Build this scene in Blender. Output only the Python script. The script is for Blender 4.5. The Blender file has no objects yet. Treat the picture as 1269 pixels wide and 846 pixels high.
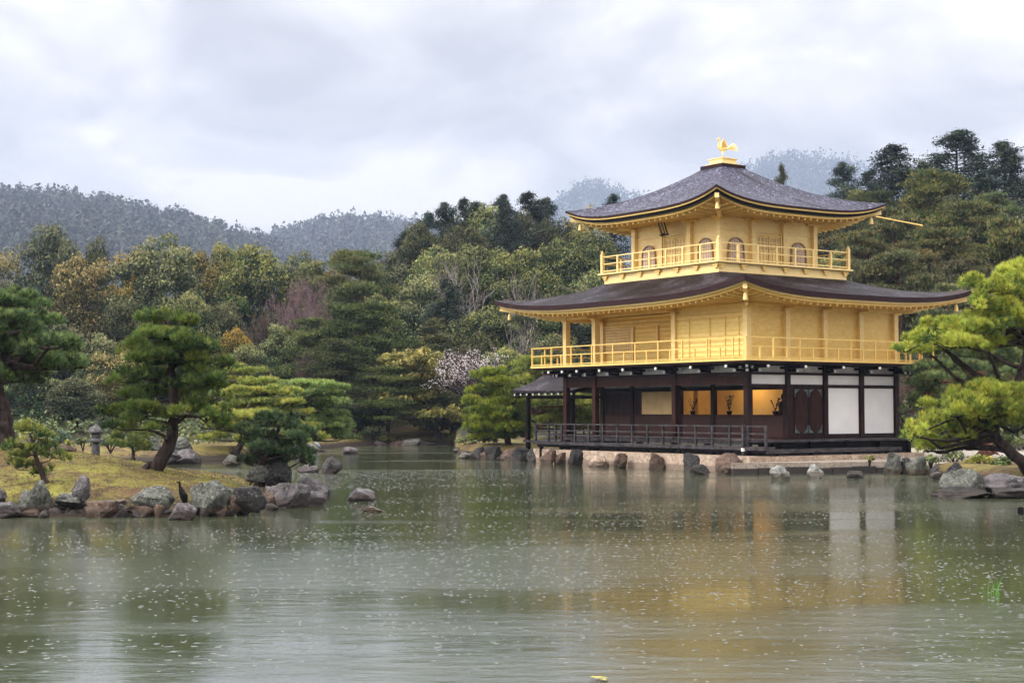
import bpy, bmesh, math, random
import numpy as np
from mathutils import Vector, noise as mnoise
PI = math.pi
rad = math.radians
scn = bpy.context.scene
COL = scn.collection

# ------------------------------------------------------------------ camera
FPX = 1889.1
YAW, PITCH, ROLL = 0.9604, 0.0448, -0.0014
CAM = np.array([43.4518, -41.5981, 2.4])
cF = np.array([-math.sin(YAW)*math.cos(PITCH), math.cos(YAW)*math.cos(PITCH), math.sin(PITCH)])
cR = np.array([math.cos(YAW), math.sin(YAW), 0.0])
cU = np.cross(cR, cF)
cR, cU = cR*math.cos(ROLL)+cU*math.sin(ROLL), cU*math.cos(ROLL)-cR*math.sin(ROLL)
HF = np.array([-math.sin(YAW), math.cos(YAW), 0.0])      # level forward
HR = np.array([math.cos(YAW), math.sin(YAW), 0.0])       # level right
cam_d = bpy.data.cameras.new('camera'); cam = bpy.data.objects.new('camera', cam_d); COL.objects.link(cam)
cam_d.sensor_width = 36.0; cam_d.lens = FPX/1269*36; cam_d.clip_end = 12000; cam_d.clip_start = 0.5
from mathutils import Matrix
M4 = Matrix.Identity(4)
for i in range(3):
    M4[i][0] = cR[i]; M4[i][1] = cU[i]; M4[i][2] = -cF[i]; M4[i][3] = CAM[i]
cam.matrix_world = M4
scn.camera = cam

# ------------------------------------------------------------------ sky, sun, exposure
SUN_AZ = rad(205)      # compass-like, measured from +Y clockwise: south, a little west
SUN_EL = rad(33)
sdir = np.array([math.sin(SUN_AZ)*math.cos(SUN_EL), math.cos(SUN_AZ)*math.cos(SUN_EL), math.sin(SUN_EL)])
world = bpy.data.worlds.new('World'); scn.world = world; world.use_nodes = True
nt = world.node_tree; nt.nodes.clear()
def nn(t, typ, **kw):
    n = t.nodes.new(typ)
    for k, v in kw.items():
        if k.startswith('i_'):
            n.inputs[k[2:].replace('_', ' ')].default_value = v
        else:
            setattr(n, k, v)
    return n
def ramp(t, stops, interp='LINEAR'):
    r = t.nodes.new('ShaderNodeValToRGB'); r.color_ramp.interpolation = interp
    while len(r.color_ramp.elements) > 1: r.color_ramp.elements.remove(r.color_ramp.elements[-1])
    for i, (p, c) in enumerate(stops):
        e = r.color_ramp.elements[0] if i == 0 else r.color_ramp.elements.new(p)
        e.position = p
        e.color = (c, c, c, 1) if not hasattr(c, '__len__') else (*c, 1)
    return r
def mathn(t, op, a, b=None, clamp=False):
    m = t.nodes.new('ShaderNodeMath'); m.operation = op; m.use_clamp = clamp
    for i, v in enumerate((a, b)):
        if v is None: continue
        if hasattr(v, 'is_output'): t.links.new(v, m.inputs[i])
        else: m.inputs[i].default_value = v
    return m.outputs[0]
def mixn(t, fac, a, b, mode='MIX'):
    m = t.nodes.new('ShaderNodeMix'); m.data_type = 'RGBA'; m.blend_type = mode
    for sock, v in ((m.inputs[0], fac), (m.inputs[6], a), (m.inputs[7], b)):
        if hasattr(v, 'is_output'): t.links.new(v, sock)
        elif hasattr(v, '__len__'): sock.default_value = (*v[:3], 1)
        elif sock.type == 'VALUE': sock.default_value = v
        else: sock.default_value = (v, v, v, 1)
    return m.outputs[2]
sky = nn(nt, 'ShaderNodeTexSky', sky_type='NISHITA', sun_disc=False, sun_elevation=SUN_EL, sun_rotation=SUN_AZ)
sky.dust_density = 4.0
tc = nn(nt, 'ShaderNodeTexCoord')
sep = nn(nt, 'ShaderNodeSeparateXYZ'); nt.links.new(tc.outputs['Generated'], sep.inputs[0])
zc = mathn(nt, 'MAXIMUM', sep.outputs[2], 0.0)
zz = mathn(nt, 'ADD', zc, 0.34)
comb = nn(nt, 'ShaderNodeCombineXYZ')
nt.links.new(mathn(nt, 'DIVIDE', sep.outputs[0], zz), comb.inputs[0])
nt.links.new(mathn(nt, 'DIVIDE', sep.outputs[1], zz), comb.inputs[1])
n1 = nn(nt, 'ShaderNodeTexNoise', i_Scale=3.4, i_Detail=7.0, i_Roughness=0.52, i_Distortion=0.4); n1.noise_dimensions = '4D'; n1.inputs['W'].default_value = 3.7
nt.links.new(comb.outputs[0], n1.inputs['Vector'])
cr = ramp(nt, [(0.36, (4.9, 4.75, 4.75)), (0.45, (6.3, 6.1, 5.95)), (0.54, (8.4, 8.0, 7.4)), (0.62, (11.2, 10.4, 9.3))])
nt.links.new(n1.outputs['Fac'], cr.inputs[0])
cloud = cr.outputs[0]
# mist low on the horizon is an even pale lilac
hz = ramp(nt, [(0.0, 1.0), (0.07, 0.7), (0.13, 0.15), (0.19, 0.0)]); nt.links.new(zc, hz.inputs[0])
cloud = mixn(nt, hz.outputs[0], cloud, (7.6, 7.15, 7.0))
# an overcast sky is brighter overhead and towards the veiled sun
gain = mathn(nt, 'ADD', mathn(nt, 'MULTIPLY', mathn(nt, 'POWER', zc, 2.0), 3.8), 0.86)
dotn = nn(nt, 'ShaderNodeVectorMath', operation='DOT_PRODUCT'); nt.links.new(tc.outputs['Generated'], dotn.inputs[0]); dotn.inputs[1].default_value = tuple(sdir)
glow = mathn(nt, 'MULTIPLY', mathn(nt, 'POWER', mathn(nt, 'MAXIMUM', dotn.outputs['Value'], 0.0), 3.0), 1.3)
gain = mathn(nt, 'ADD', gain, glow)
vm = nn(nt, 'ShaderNodeVectorMath', operation='SCALE'); nt.links.new(cloud, vm.inputs[0]); nt.links.new(gain, vm.inputs['Scale'])
final = mixn(nt, 0.96, sky.outputs[0], vm.outputs[0])
bg = nn(nt, 'ShaderNodeBackground', i_Strength=0.10); nt.links.new(final, bg.inputs[0])
wo = nn(nt, 'ShaderNodeOutputWorld'); nt.links.new(bg.outputs[0], wo.inputs[0])

sl = bpy.data.lights.new('sun', 'SUN'); sl.energy = 1.9; sl.angle = rad(18); sl.color = (1.0, 0.95, 0.86)
so = bpy.data.objects.new('sun', sl); COL.objects.link(so)
so.rotation_euler = Vector(-sdir).to_track_quat('-Z', 'Y').to_euler()
scn.view_settings.view_transform = 'Standard'; scn.view_settings.look = 'None'
scn.view_settings.exposure = 0.55; scn.view_settings.gamma = 1.0
scn.cycles.use_denoising = True
scn.cycles.max_bounces = 6; scn.cycles.diffuse_bounces = 3; scn.cycles.glossy_bounces = 3
scn.cycles.transmission_bounces = 2; scn.cycles.volume_bounces = 0; scn.cycles.transparent_max_bounces = 6
scn.cycles.caustics_reflective = False; scn.cycles.caustics_refractive = False
scn.cycles.use_adaptive_sampling = True; scn.cycles.adaptive_threshold = 0.02

# ------------------------------------------------------------------ placing helpers (photo 1269 x 846 pixels -> metres)
def ray(px, py):
    d = cF + cR*(px-634.5)/FPX + cU*(423-py)/FPX
    return d/ (d @ HF)
def at(px, py, D):                 # point D metres ahead (level distance)
    return CAM + ray(px, py)*D
def on(px, py, z=0.0):             # point on the level plane z
    d = ray(px, py); return CAM + d*((z-CAM[2])/d[2])
def gp(px, D):                     # plan position
    l = (px-634.5)/FPX*D
    q = CAM + HF*D + HR*l
    return q[0], q[1]
def pxD(x, y):
    v = np.array([x-CAM[0], y-CAM[1], 0]); D = v @ HF
    return 634.5 + (v @ HR)/max(D, .1)*FPX, D

# ------------------------------------------------------------------ object helpers
def tag(o, label=None, cat=None, group=None, kind=None):
    if label: o['label'] = label
    if cat: o['category'] = cat
    if group: o['group'] = group
    if kind: o['kind'] = kind
    return o
def empty(name, loc, label=None, cat=None, group=None):
    o = bpy.data.objects.new(name, None); COL.objects.link(o); o.location = tuple(float(v) for v in loc)
    o.empty_display_size = .2
    return tag(o, label, cat, group)
def link_mesh(name, verts, faces, mat, parent=None, smooth=False, origin=(0, 0, 0), col=None, uvless=True):
    """faces: list of index arrays (n,k) numpy or list of tuples"""
    me = bpy.data.meshes.new(name)
    verts = np.asarray(verts, dtype=np.float32).reshape(-1, 3) - np.asarray(origin, dtype=np.float32)
    blocks = faces if isinstance(faces, list) and len(faces) and isinstance(faces[0], np.ndarray) else None
    if blocks is not None:
        me.vertices.add(len(verts)); me.vertices.foreach_set('co', verts.ravel())
        nl = sum(b.size for b in blocks); npoly = sum(len(b) for b in blocks)
        me.loops.add(nl); me.polygons.add(npoly)
        me.loops.foreach_set('vertex_index', np.concatenate([b.ravel() for b in blocks]).astype(np.int32))
        tot = np.concatenate([np.full(len(b), b.shape[1]) for b in blocks]).astype(np.int32)
        st = np.concatenate([[0], np.cumsum(tot)[:-1]]).astype(np.int32)
        me.polygons.foreach_set('loop_start', st); me.polygons.foreach_set('loop_total', tot)
        me.update(calc_edges=True)
    else:
        me.from_pydata([tuple(map(float, v)) for v in verts], [], faces)
    if col is not None:
        a = me.attributes.new('Col', 'FLOAT_COLOR', 'POINT')
        c = np.ones((len(verts), 4), dtype=np.float32); c[:, :3] = col
        a.data.foreach_set('color', c.ravel())
    if smooth: me.polygons.foreach_set('use_smooth', np.ones(len(me.polygons), dtype=bool))
    if mat is not None: me.materials.append(mat)
    o = bpy.data.objects.new(name, me); COL.objects.link(o)
    if parent is not None: o.parent = parent
    return o
class MB:
    """collects boxes, bars, tubes and polygons in world coordinates"""
    def __init__(s): s.v = []; s.f = []
    def add(s, vs, fs):
        n = len(s.v); s.v += [tuple(map(float, v)) for v in vs]; s.f += [tuple(int(i)+n for i in f) for f in fs]; return s
    def box(s, x0, x1, y0, y1, z0, z1):
        v = [(x, y, z) for z in (z0, z1) for y in (y0, y1) for x in (x0, x1)]
        return s.add(v, [(0, 2, 3, 1), (4, 5, 7, 6), (0, 1, 5, 4), (1, 3, 7, 5), (3, 2, 6, 7), (2, 0, 4, 6)])
    def bar(s, a, b, w, h, up=(0, 0, 1)):
        a = Vector(a); b = Vector(b); d = (b-a).normalized(); r = d.cross(Vector(up))
        if r.length < 1e-4: r = Vector((1, 0, 0))
        r.normalize(); u = r.cross(d)
        v = [p + r*sx*w/2 + u*sz*h/2 for p in (a, b) for sx, sz in ((-1, -1), (1, -1), (1, 1), (-1, 1))]
        return s.add(v, [(0, 1, 2, 3), (7, 6, 5, 4), (0, 4, 5, 1), (1, 5, 6, 2), (2, 6, 7, 3), (3, 7, 4, 0)])
    def tube(s, pts, rr, n=8, cap=True):
        pts = [Vector(tuple(map(float, p))) for p in pts]
        base = len(s.v); vs = []; fs = []
        prev = None
        for i, p in enumerate(pts):
            d = (pts[min(i+1, len(pts)-1)] - pts[max(i-1, 0)]).normalized()
            if prev is None:
                r = d.cross(Vector((0, 0, 1)));
                if r.length < .05: r = Vector((1, 0, 0))
            else: r = prev - d*prev.dot(d)
            r.normalize(); prev = r; u = d.cross(r)
            rad_ = rr[i] if hasattr(rr, '__len__') else rr
            for k in range(n):
                a = 2*PI*k/n; vs.append(p + (r*math.cos(a)+u*math.sin(a))*rad_)
        for i in range(len(pts)-1):
            for k in range(n):
                fs.append((i*n+k, i*n+(k+1) % n, (i+1)*n+(k+1) % n, (i+1)*n+k))
        if cap: fs.append(tuple(range(n))[::-1]); fs.append(tuple((len(pts)-1)*n+k for k in range(n)))
        return s.add(vs, fs)
    def lathe(s, c, prof, n=16):
        vs = []; fs = []
        for r, z in prof:
            for k in range(n): vs.append((c[0]+r*math.cos(2*PI*k/n), c[1]+r*math.sin(2*PI*k/n), c[2]+z))
        for i in range(len(prof)-1):
            for k in range(n): fs.append((i*n+k, i*n+(k+1) % n, (i+1)*n+(k+1) % n, (i+1)*n+k))
        fs.append(tuple(range(n))[::-1]); fs.append(tuple((len(prof)-1)*n+k for k in range(n)))
        return s.add(vs, fs)
    def build(s, name, mat, parent=None, smooth=False, origin=None):
        if origin is None:
            origin = (0, 0, 0); q = parent; 
            while q is not None: origin = tuple(a+b for a, b in zip(origin, q.location)); q = q.parent
        return link_mesh(name, s.v, s.f, mat, parent, smooth, origin)

# ------------------------------------------------------------------ materials
def new_mat(name, rough=.6, metal=0.0, spec=.5):
    m = bpy.data.materials.new(name); m.use_nodes = True; t = m.node_tree
    b = t.nodes['Principled BSDF']; b.inputs['Roughness'].default_value = rough; b.inputs['Metallic'].default_value = metal
    b.inputs['Specular IOR Level'].default_value = spec
    return m, t, b
def objco(t, scale=(1, 1, 1)):
    g = t.nodes.new('ShaderNodeNewGeometry'); mp = t.nodes.new('ShaderNodeMapping'); mp.inputs['Scale'].default_value = scale
    t.links.new(g.outputs['Position'], mp.inputs[0]); return mp.outputs[0]
def noisen(t, vec, scale, detail=5, rough=.55, dist=0.0):
    n = nn(t, 'ShaderNodeTexNoise', i_Scale=scale, i_Detail=detail, i_Roughness=rough, i_Distortion=dist); t.links.new(vec, n.inputs['Vector']); return n.outputs['Fac']
def bump(t, b, h, strength=.4, dist=.02):
    n = nn(t, 'ShaderNodeBump', i_Strength=strength, i_Distance=dist); t.links.new(h, n.inputs['Height']); t.links.new(n.outputs[0], b.inputs['Normal'])
def simple(name, c1, c2, scale=6, rough=.6, metal=0, spec=.22, stretch=(1, 1, 1), bs=.3, bd=.01, lo=.35, hi=.65):
    m, t, b = new_mat(name, rough, metal, spec)
    v = objco(t, stretch); n = noisen(t, v, scale)
    r = ramp(t, [(lo, c1), (hi, c2)]); t.links.new(n, r.inputs[0]); t.links.new(r.outputs[0], b.inputs['Base Color'])
    if bs: bump(t, b, noisen(t, v, scale*4), bs, bd)
    return m
def gold_mat(name, c1, c2, lines=0.0):
    m, t, b = new_mat(name, .42, .28, .5)
    v = objco(t)
    vor = nn(t, 'ShaderNodeTexVoronoi', i_Scale=7.0); vor.distance = 'CHEBYCHEV'; t.links.new(v, vor.inputs['Vector'])   # leaf sheets
    n = noisen(t, objco(t, (1.5, 1.5, 5)), 2.0, 6, .65)
    f = mathn(t, 'ADD', mathn(t, 'MULTIPLY', n, .8), mathn(t, 'MULTIPLY', vor.outputs['Color'], .22))
    r = ramp(t, [(.30, c1), (.72, c2)]); t.links.new(f, r.inputs[0]); t.links.new(r.outputs[0], b.inputs['Base Color'])
    rr = ramp(t, [(.3, .5), (.7, .34)]); t.links.new(n, rr.inputs[0]); t.links.new(rr.outputs[0], b.inputs['Roughness'])
    if lines:
        w = nn(t, 'ShaderNodeTexWave', i_Scale=lines, i_Distortion=0.3); w.bands_direction = 'Z'; t.links.new(v, w.inputs['Vector'])
        bump(t, b, w.outputs['Fac'], .55, .03)
    else: bump(t, b, noisen(t, v, 9), .15, .01)
    return m
MAT = {}
MAT['gold'] = gold_mat('gold_leaf', (.80, .52, .13), (.92, .66, .24))
MAT['gold_board'] = gold_mat('gold_boards', (.88, .62, .18), (.96, .75, .29), 1.55)
MAT['gold_pale'] = gold_mat('pale_gold_leaf', (.87, .62, .24), (.96, .75, .36))
MAT['gold_soffit'] = gold_mat('gold_soffit', (.80, .50, .13), (.93, .66, .22))
MAT['wood'] = simple('dark_timber', (.008, .003, .004), (.030, .013, .012), 5, .5, 0, .10, (1, 1, .25))
MAT['redwood'] = simple('red_brown_timber', (.014, .005, .004), (.042, .014, .011), 5, .5, 0, .10, (1, 1, .3))
MAT['greywood'] = simple('weathered_timber', (.010, .008, .010), (.060, .052, .060), 6, .40, 0, .3, (1, .4, 1))
MAT['black'] = simple('near_black_timber', (.003, .002, .003), (.008, .006, .007), 5, .5, 0, .08)
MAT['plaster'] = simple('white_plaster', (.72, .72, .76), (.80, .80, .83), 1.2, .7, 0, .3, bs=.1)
MAT['plaster_grey'] = simple('grey_plaster', (.42, .42, .46), (.62, .62, .66), 2, .8, 0, .3)  # greyer version of the plaster, for the bracket zone and inner wall
MAT['tip'] = simple('white_painted_tips', (.7, .7, .72), (.82, .82, .82), 4, .6)
MAT['pinegrid'] = simple('lilac_paper', (.42, .34, .42), (.54, .46, .54), 4, .6)
MAT['screen'] = simple('cream_screen', (.62, .42, .20), (.74, .52, .27), 2, .7)
MAT['room'] = simple('gilded_room_wall', (.80, .52, .18), (.90, .62, .24), 1.5, .6)
MAT['metalfit'] = simple('verdigris_fitting', (.06, .075, .08), (.14, .17, .17), 12, .45, .5)
def shingle_mat():
    m, t, b = new_mat('cypress_bark_shingles', .5, 0, .12)
    v = objco(t)
    n = noisen(t, v, 1.1, 5, .6); n2 = noisen(t, objco(t, (1, 1, 2.5)), 7.5, 4, .75)
    f = mathn(t, 'ADD', mathn(t, 'MULTIPLY', n, .15), mathn(t, 'MULTIPLY', n2, .85))
    r = ramp(t, [(.42, (.006, .006, .014)), (.50, (.017, .017, .038)), (.55, (.045, .045, .092)), (.60, (.22, .22, .33))])  # pale lilac flecks: sky glints on wet bark put into the colour
    t.links.new(f, r.inputs[0]); t.links.new(r.outputs[0], b.inputs['Base Color'])
    bump(t, b, n2, .8, .05); return m
MAT['shingle'] = shingle_mat()
def shingle_brown():
    m, t, b = new_mat('brown_bark_shingles', .5, 0, .05)
    v = objco(t); n = noisen(t, v, .8, 5, .6); n2 = noisen(t, objco(t, (1, 1, 2.5)), 8.5, 4, .75)
    f = mathn(t, 'ADD', mathn(t, 'MULTIPLY', n, .4), mathn(t, 'MULTIPLY', n2, .6))
    r = ramp(t, [(.43, (.006, .004, .006)), (.52, (.016, .012, .017)), (.60, (.085, .073, .10))])
    t.links.new(f, r.inputs[0]); t.links.new(r.outputs[0], b.inputs['Base Color']); bump(t, b, n2, .7, .04); return m
MAT['shingle_b'] = shingle_brown()
MAT['barkedge'] = simple('layered_bark_edge', (.012, .005, .007), (.034, .012, .014), 6, .5, 0, .12, (1, 1, 8))
def lattice_mat(name, c_bar, c_gap, sx, sz):
    m, t, b = new_mat(name, .5, 0, .1)
    g = t.nodes.new('ShaderNodeNewGeometry'); s = t.nodes.new('ShaderNodeSeparateXYZ'); t.links.new(g.outputs['Position'], s.inputs[0])
    u = mathn(t, 'ADD', s.outputs[0], s.outputs[1])
    a = mathn(t, 'GREATER_THAN', mathn(t, 'FRACT', mathn(t, 'MULTIPLY', u, sx)), .35)
    c = mathn(t, 'GREATER_THAN', mathn(t, 'FRACT', mathn(t, 'MULTIPLY', s.outputs[2], sz)), .35)
    f = mathn(t, 'MULTIPLY', a, c)
    t.links.new(mixn(t, f, c_bar, c_gap), b.inputs['Base Color']); return m
MAT['darklattice'] = lattice_mat('dark_lattice_panel', (.060, .028, .024), (.016, .008, .008), 11.0, 11.0)

def foliage_mat(name, rough=.55, trans=.12, hv=.014, vv=.35):
    m, t, b = new_mat(name, rough, 0, .12)
    a = nn(t, 'ShaderNodeAttribute', attribute_name='Col')
    oi = t.nodes.new('ShaderNodeObjectInfo')
    h = nn(t, 'ShaderNodeHueSaturation')
    t.links.new(mathn(t, 'ADD', mathn(t, 'MULTIPLY', oi.outputs['Random'], hv*2), .5-hv), h.inputs['Hue'])
    fr = mathn(t, 'FRACT', mathn(t, 'MULTIPLY', oi.outputs['Random'], 7.31))
    t.links.new(mathn(t, 'ADD', mathn(t, 'MULTIPLY', fr, vv*2), 1-vv), h.inputs['Value'])
    fs = mathn(t, 'FRACT', mathn(t, 'MULTIPLY', oi.outputs['Random'], 23.7))
    t.links.new(mathn(t, 'ADD', mathn(t, 'MULTIPLY', fs, .3), .8), h.inputs['Saturation'])
    t.links.new(a.outputs['Color'], h.inputs['Color'])
    t.links.new(h.outputs[0], b.inputs['Base Color'])
    tr = t.nodes.new('ShaderNodeBsdfTranslucent'); t.links.new(h.outputs[0], tr.inputs[0])
    mx = nn(t, 'ShaderNodeMixShader'); mx.inputs[0].default_value = trans
    t.links.new(b.outputs[0], mx.inputs[1]); t.links.new(tr.outputs[0], mx.inputs[2])
    t.links.new(mx.outputs[0], t.nodes['Material Output'].inputs[0]); return m
MAT['leaf'] = foliage_mat('foliage')
MAT['needle'] = foliage_mat('pine_needles', .5, .14, .0, .0)
MAT['bark'] = simple('tree_bark', (.018, .012, .012), (.065, .048, .045), 9, .8, 0, .08, (1, 1, .35), .8, .03)
MAT['redbark'] = simple('red_pine_bark', (.10, .045, .035), (.22, .11, .085), 6, .8, 0, .1, (1, 1, .5), .6, .03)
MAT['palebark'] = simple('pale_bark', (.16, .14, .14), (.38, .35, .35), 6, .8, 0, .3)
MAT['purpletwig'] = simple('purple_twigs', (.10, .065, .075), (.24, .16, .18), 5, .8, 0, .3)

def rock_mat(name, base, base2, lichen, lamt=.55, brown=(.10, .055, .03)):
    m, t, b = new_mat(name, .62, 0, .22)
    v = objco(t)
    oi = t.nodes.new('ShaderNodeObjectInfo')
    n = noisen(t, v, 3.2, 8, .7, .6); n2 = noisen(t, v, 8.5, 8, .75, .8); n3 = noisen(t, v, 19, 6, .75)
    c = ramp(t, [(.36, base), (.62, base2)]); t.links.new(n, c.inputs[0])
    ls = ramp(t, [(lamt, 0.0), (lamt+.12, 1.0)]); t.links.new(n2, ls.inputs[0])
    c2 = mixn(t, mathn(t, 'MULTIPLY', ls.outputs[0], .75), c.outputs[0], lichen)
    ws = ramp(t, [(.58, 0.0), (.68, 1.0)]); t.links.new(n3, ws.inputs[0])
    c3 = mixn(t, mathn(t, 'MULTIPLY', ws.outputs[0], .7), c2, (.50, .49, .50))
    cs = ramp(t, [(.37, 1.0), (.47, 0.0)]); t.links.new(n3, cs.inputs[0])
    c3 = mixn(t, mathn(t, 'MULTIPLY', cs.outputs[0], .85), c3, (.010, .009, .011))  # crevice shade painted in: near-black where the fine noise dips
    # the tide mark: a silt-brown stain up to where the pond laps
    s = t.nodes.new('ShaderNodeSeparateXYZ'); t.links.new(v, s.inputs[0])
    zl = mathn(t, 'ADD', s.outputs[2], mathn(t, 'MULTIPLY', mathn(t, 'SUBTRACT', n2, .5), .10))
    w = ramp(t, [(.20, 1.0), (.235, 0.0)]); t.links.new(zl, w.inputs[0])
    c4 = mixn(t, mathn(t, 'MULTIPLY', w.outputs[0], .8), c3, brown)
    t.links.new(c4, b.inputs['Base Color'])
    rr = ramp(t, [(0.0, .3), (.3, .3), (.5, .6)]); t.links.new(s.outputs[2], rr.inputs[0]); t.links.new(rr.outputs[0], b.inputs['Roughness'])
    bump(t, b, mathn(t, 'ADD', n2, mathn(t, 'MULTIPLY', n3, .5)), .9, .06)
    return m
MAT['rock_green'] = rock_mat('lichened_rock', (.028, .028, .029), (.115, .118, .110), (.22, .25, .19), .50, (.07, .05, .035))
MAT['rock_dark'] = rock_mat('dark_wet_rock', (.007, .007, .008), (.038, .036, .038), (.14, .14, .135), .60, (.035, .027, .025))
MAT['rock_purple'] = rock_mat('purple_grey_rock', (.032, .029, .033), (.15, .135, .148), (.33, .33, .34), .56, (.055, .04, .04))
MAT['rock_red'] = rock_mat('russet_rock', (.05, .032, .025), (.16, .10, .075), (.22, .19, .16), .60, (.06, .04, .03))
MAT['rock_pale'] = rock_mat('pale_rock', (.10, .10, .10), (.30, .30, .29), (.42, .44, .40), .52, (.08, .065, .05))
MAT['stonewall'] = rock_mat('tan_foundation_stone', (.28, .19, .14), (.55, .42, .33), (.68, .62, .55), .52, (.20, .15, .12))
MAT['slab'] = rock_mat('pale_slab', (.26, .215, .18), (.46, .39, .335), (.33, .31, .27), .58, (.035, .035, .033))
MAT['lanternstone'] = simple('lantern_granite', (.02, .02, .025), (.11, .105, .11), 10, .7, 0, .4)

# ------------------------------------------------------------------ ground and pond
def interp(x, xs, ys): return np.interp(x, xs, ys)
SH_X = [-900, -200, 60, 190, 290, 340, 400, 440, 470, 562, 568, 600, 640, 690, 800, 887, 922, 1000, 1110, 1150, 1178, 1269, 1500, 2200]
SH_D = [62, 64, 66, 69, 72, 82, 94, 101, 103.5, 104, 77, 74, 72.5, 68.6, 63, 59.2, 56.8, 57.4, 57.6, 56.5, 47.5, 43.5, 38, 30]
def sm(a, b, x):
    t = np.clip((x-a)/(b-a), 0, 1); return t*t*(3-2*t)
def vnoise(x, y, s, seed=0):
    x = np.asarray(x, float)*s+seed*17.3; y = np.asarray(y, float)*s+seed*7.7
    xi = np.floor(x).astype(int); yi = np.floor(y).astype(int); fx = x-xi; fy = y-yi
    fx = fx*fx*(3-2*fx); fy = fy*fy*(3-2*fy)
    def h(a, b):
        n = (a*374761393 + b*668265263) & 0x7fffffff
        n = ((n ^ (n >> 13))*1274126177) & 0x7fffffff
        return ((n ^ (n >> 16)) & 0xffff)/65535.0
    return (h(xi, yi)*(1-fx)+h(xi+1, yi)*fx)*(1-fy)+(h(xi, yi+1)*(1-fx)+h(xi+1, yi+1)*fx)*fy
HILL_X = [-600, 0, 330, 420, 560, 640, 800, 960, 1110, 1190, 1400, 2000]
HILL_Z = [6.0, 5.5, 5.5, 6.0, 8.5, 10, 10, 12, 14, 15.5, 16, 16]
def land_z(px, D):
    sh = interp(px, SH_X, SH_D)
    e = D - sh
    z = -0.75 + sm(-1.0, .5, e)*.86 + sm(.5, 3, e)*.55 + sm(4, 30, e)*.5
    h150 = interp(px, HILL_X, HILL_Z)
    z = z + (h150-1.2)*np.clip((D-107)/43.0, 0, 1.15)*sm(100, 118, D)
    x = CAM[0]+HF[0]*D+HR[0]*(px-634.5)/FPX*D; y = CAM[1]+HF[1]*D+HR[1]*(px-634.5)/FPX*D
    # level ground around the pavilion and its landing
    flat = (1-sm(1.0, 4.0, np.maximum(np.maximum(-14.5-x, x-6), np.maximum(-3-y, y-22))))*sm(.2, 1.0, e)
    z = z*(1-flat) + .42*flat
    z = z + (vnoise(x, y, .5, 1)-.5)*.16*sm(-.2, 2, e) + (vnoise(x, y, .11, 2)-.5)*.7*sm(6, 20, e)*(1-flat)
    return z
def ground_z(px, D): return float(land_z(np.array([float(px)]), np.array([float(D)]))[0])

def ground_mat(name, zones):
    m, t, b = new_mat(name, .85, 0, .25)
    v = objco(t)
    a = nn(t, 'ShaderNodeAttribute', attribute_name='Col'); s = t.nodes.new('ShaderNodeSeparateColor'); t.links.new(a.outputs['Color'], s.inputs[0])
    n = noisen(t, v, .55, 7, .62, .8); n2 = noisen(t, v, 2.6, 7, .7, .5); n3 = noisen(t, v, 18, 4, .7)
    soil = ramp(t, [(.35, (.055, .033, .020)), (.65, (.15, .085, .046))]); t.links.new(n2, soil.inputs[0])
    moss = ramp(t, [(.30, (.09, .09, .022)), (.50, (.21, .20, .040)), (.72, (.34, .33, .08))]); t.links.new(mathn(t, 'ADD', mathn(t, 'MULTIPLY', n2, .5), mathn(t, 'MULTIPLY', n3, .5)), moss.inputs[0])
    mm = ramp(t, [(.40, 0.0), (.56, 1.0)]); t.links.new(mathn(t, 'ADD', mathn(t, 'MULTIPLY', n, .62), mathn(t, 'MULTIPLY', n2, .38)), mm.inputs[0])
    c = mixn(t, mathn(t, 'MULTIPLY', mm.outputs[0], s.outputs[0]), soil.outputs[0], moss.outputs[0])
    grav = ramp(t, [(.35, (.30, .27, .24)), (.65, (.50, .46, .42))]); t.links.new(n3, grav.inputs[0])
    c = mixn(t, s.outputs[1], c, grav.outputs[0])
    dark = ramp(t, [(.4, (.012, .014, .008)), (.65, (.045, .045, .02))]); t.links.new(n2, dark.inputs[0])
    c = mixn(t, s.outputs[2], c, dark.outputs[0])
    sz = t.nodes.new('ShaderNodeSeparateXYZ'); t.links.new(v, sz.inputs[0])
    wet = ramp(t, [(.22, 1.0), (.40, 0.0)]); t.links.new(mathn(t, 'ADD', sz.outputs[2], mathn(t, 'MULTIPLY', mathn(t, 'SUBTRACT', n2, .5), .25)), wet.inputs[0])
    c = mixn(t, wet.outputs[0], c, (.028, .020, .014))
    t.links.new(c, b.inputs['Base Color']); bump(t, b, mathn(t, 'ADD', n2, mathn(t, 'MULTIPLY', n3, .6)), 1.0, .10)
    return m
MAT['ground'] = ground_mat('moss_and_soil', None)
def grid_faces(nr, nc):
    i = np.arange(nr*nc).reshape(nr, nc)
    return np.stack([i[:-1, :-1], i[:-1, 1:], i[1:, 1:], i[1:, :-1]], -1).reshape(-1, 4)
Ds = np.concatenate([np.linspace(28, 54, 30), np.linspace(54.5, 112, 150), np.linspace(113, 235, 60)])
Ps = np.concatenate([np.linspace(-900, -100, 40, endpoint=False), np.linspace(-100, 1400, 260), np.linspace(1420, 2200, 30)])
DD, PP = np.meshgrid(Ds, Ps, indexing='ij')
ZZ = land_z(PP, DD)
ZZ[-1, :] = -1.2
LX = CAM[0]+HF[0]*DD+HR[0]*(PP-634.5)/FPX*DD; LY = CAM[1]+HF[1]*DD+HR[1]*(PP-634.5)/FPX*DD
e_ = DD-interp(PP, SH_X, SH_D)
gravel = ((PP > 915) & (DD > 56) & (DD < 84)).astype(float)*sm(.6, 1.6, e_)*(1-sm(74, 84, DD))*sm(915, 930, PP)
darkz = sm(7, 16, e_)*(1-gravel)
colr = np.stack([np.where(e_ > 0, .55, .1), gravel, darkz], -1).reshape(-1, 3)
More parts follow.
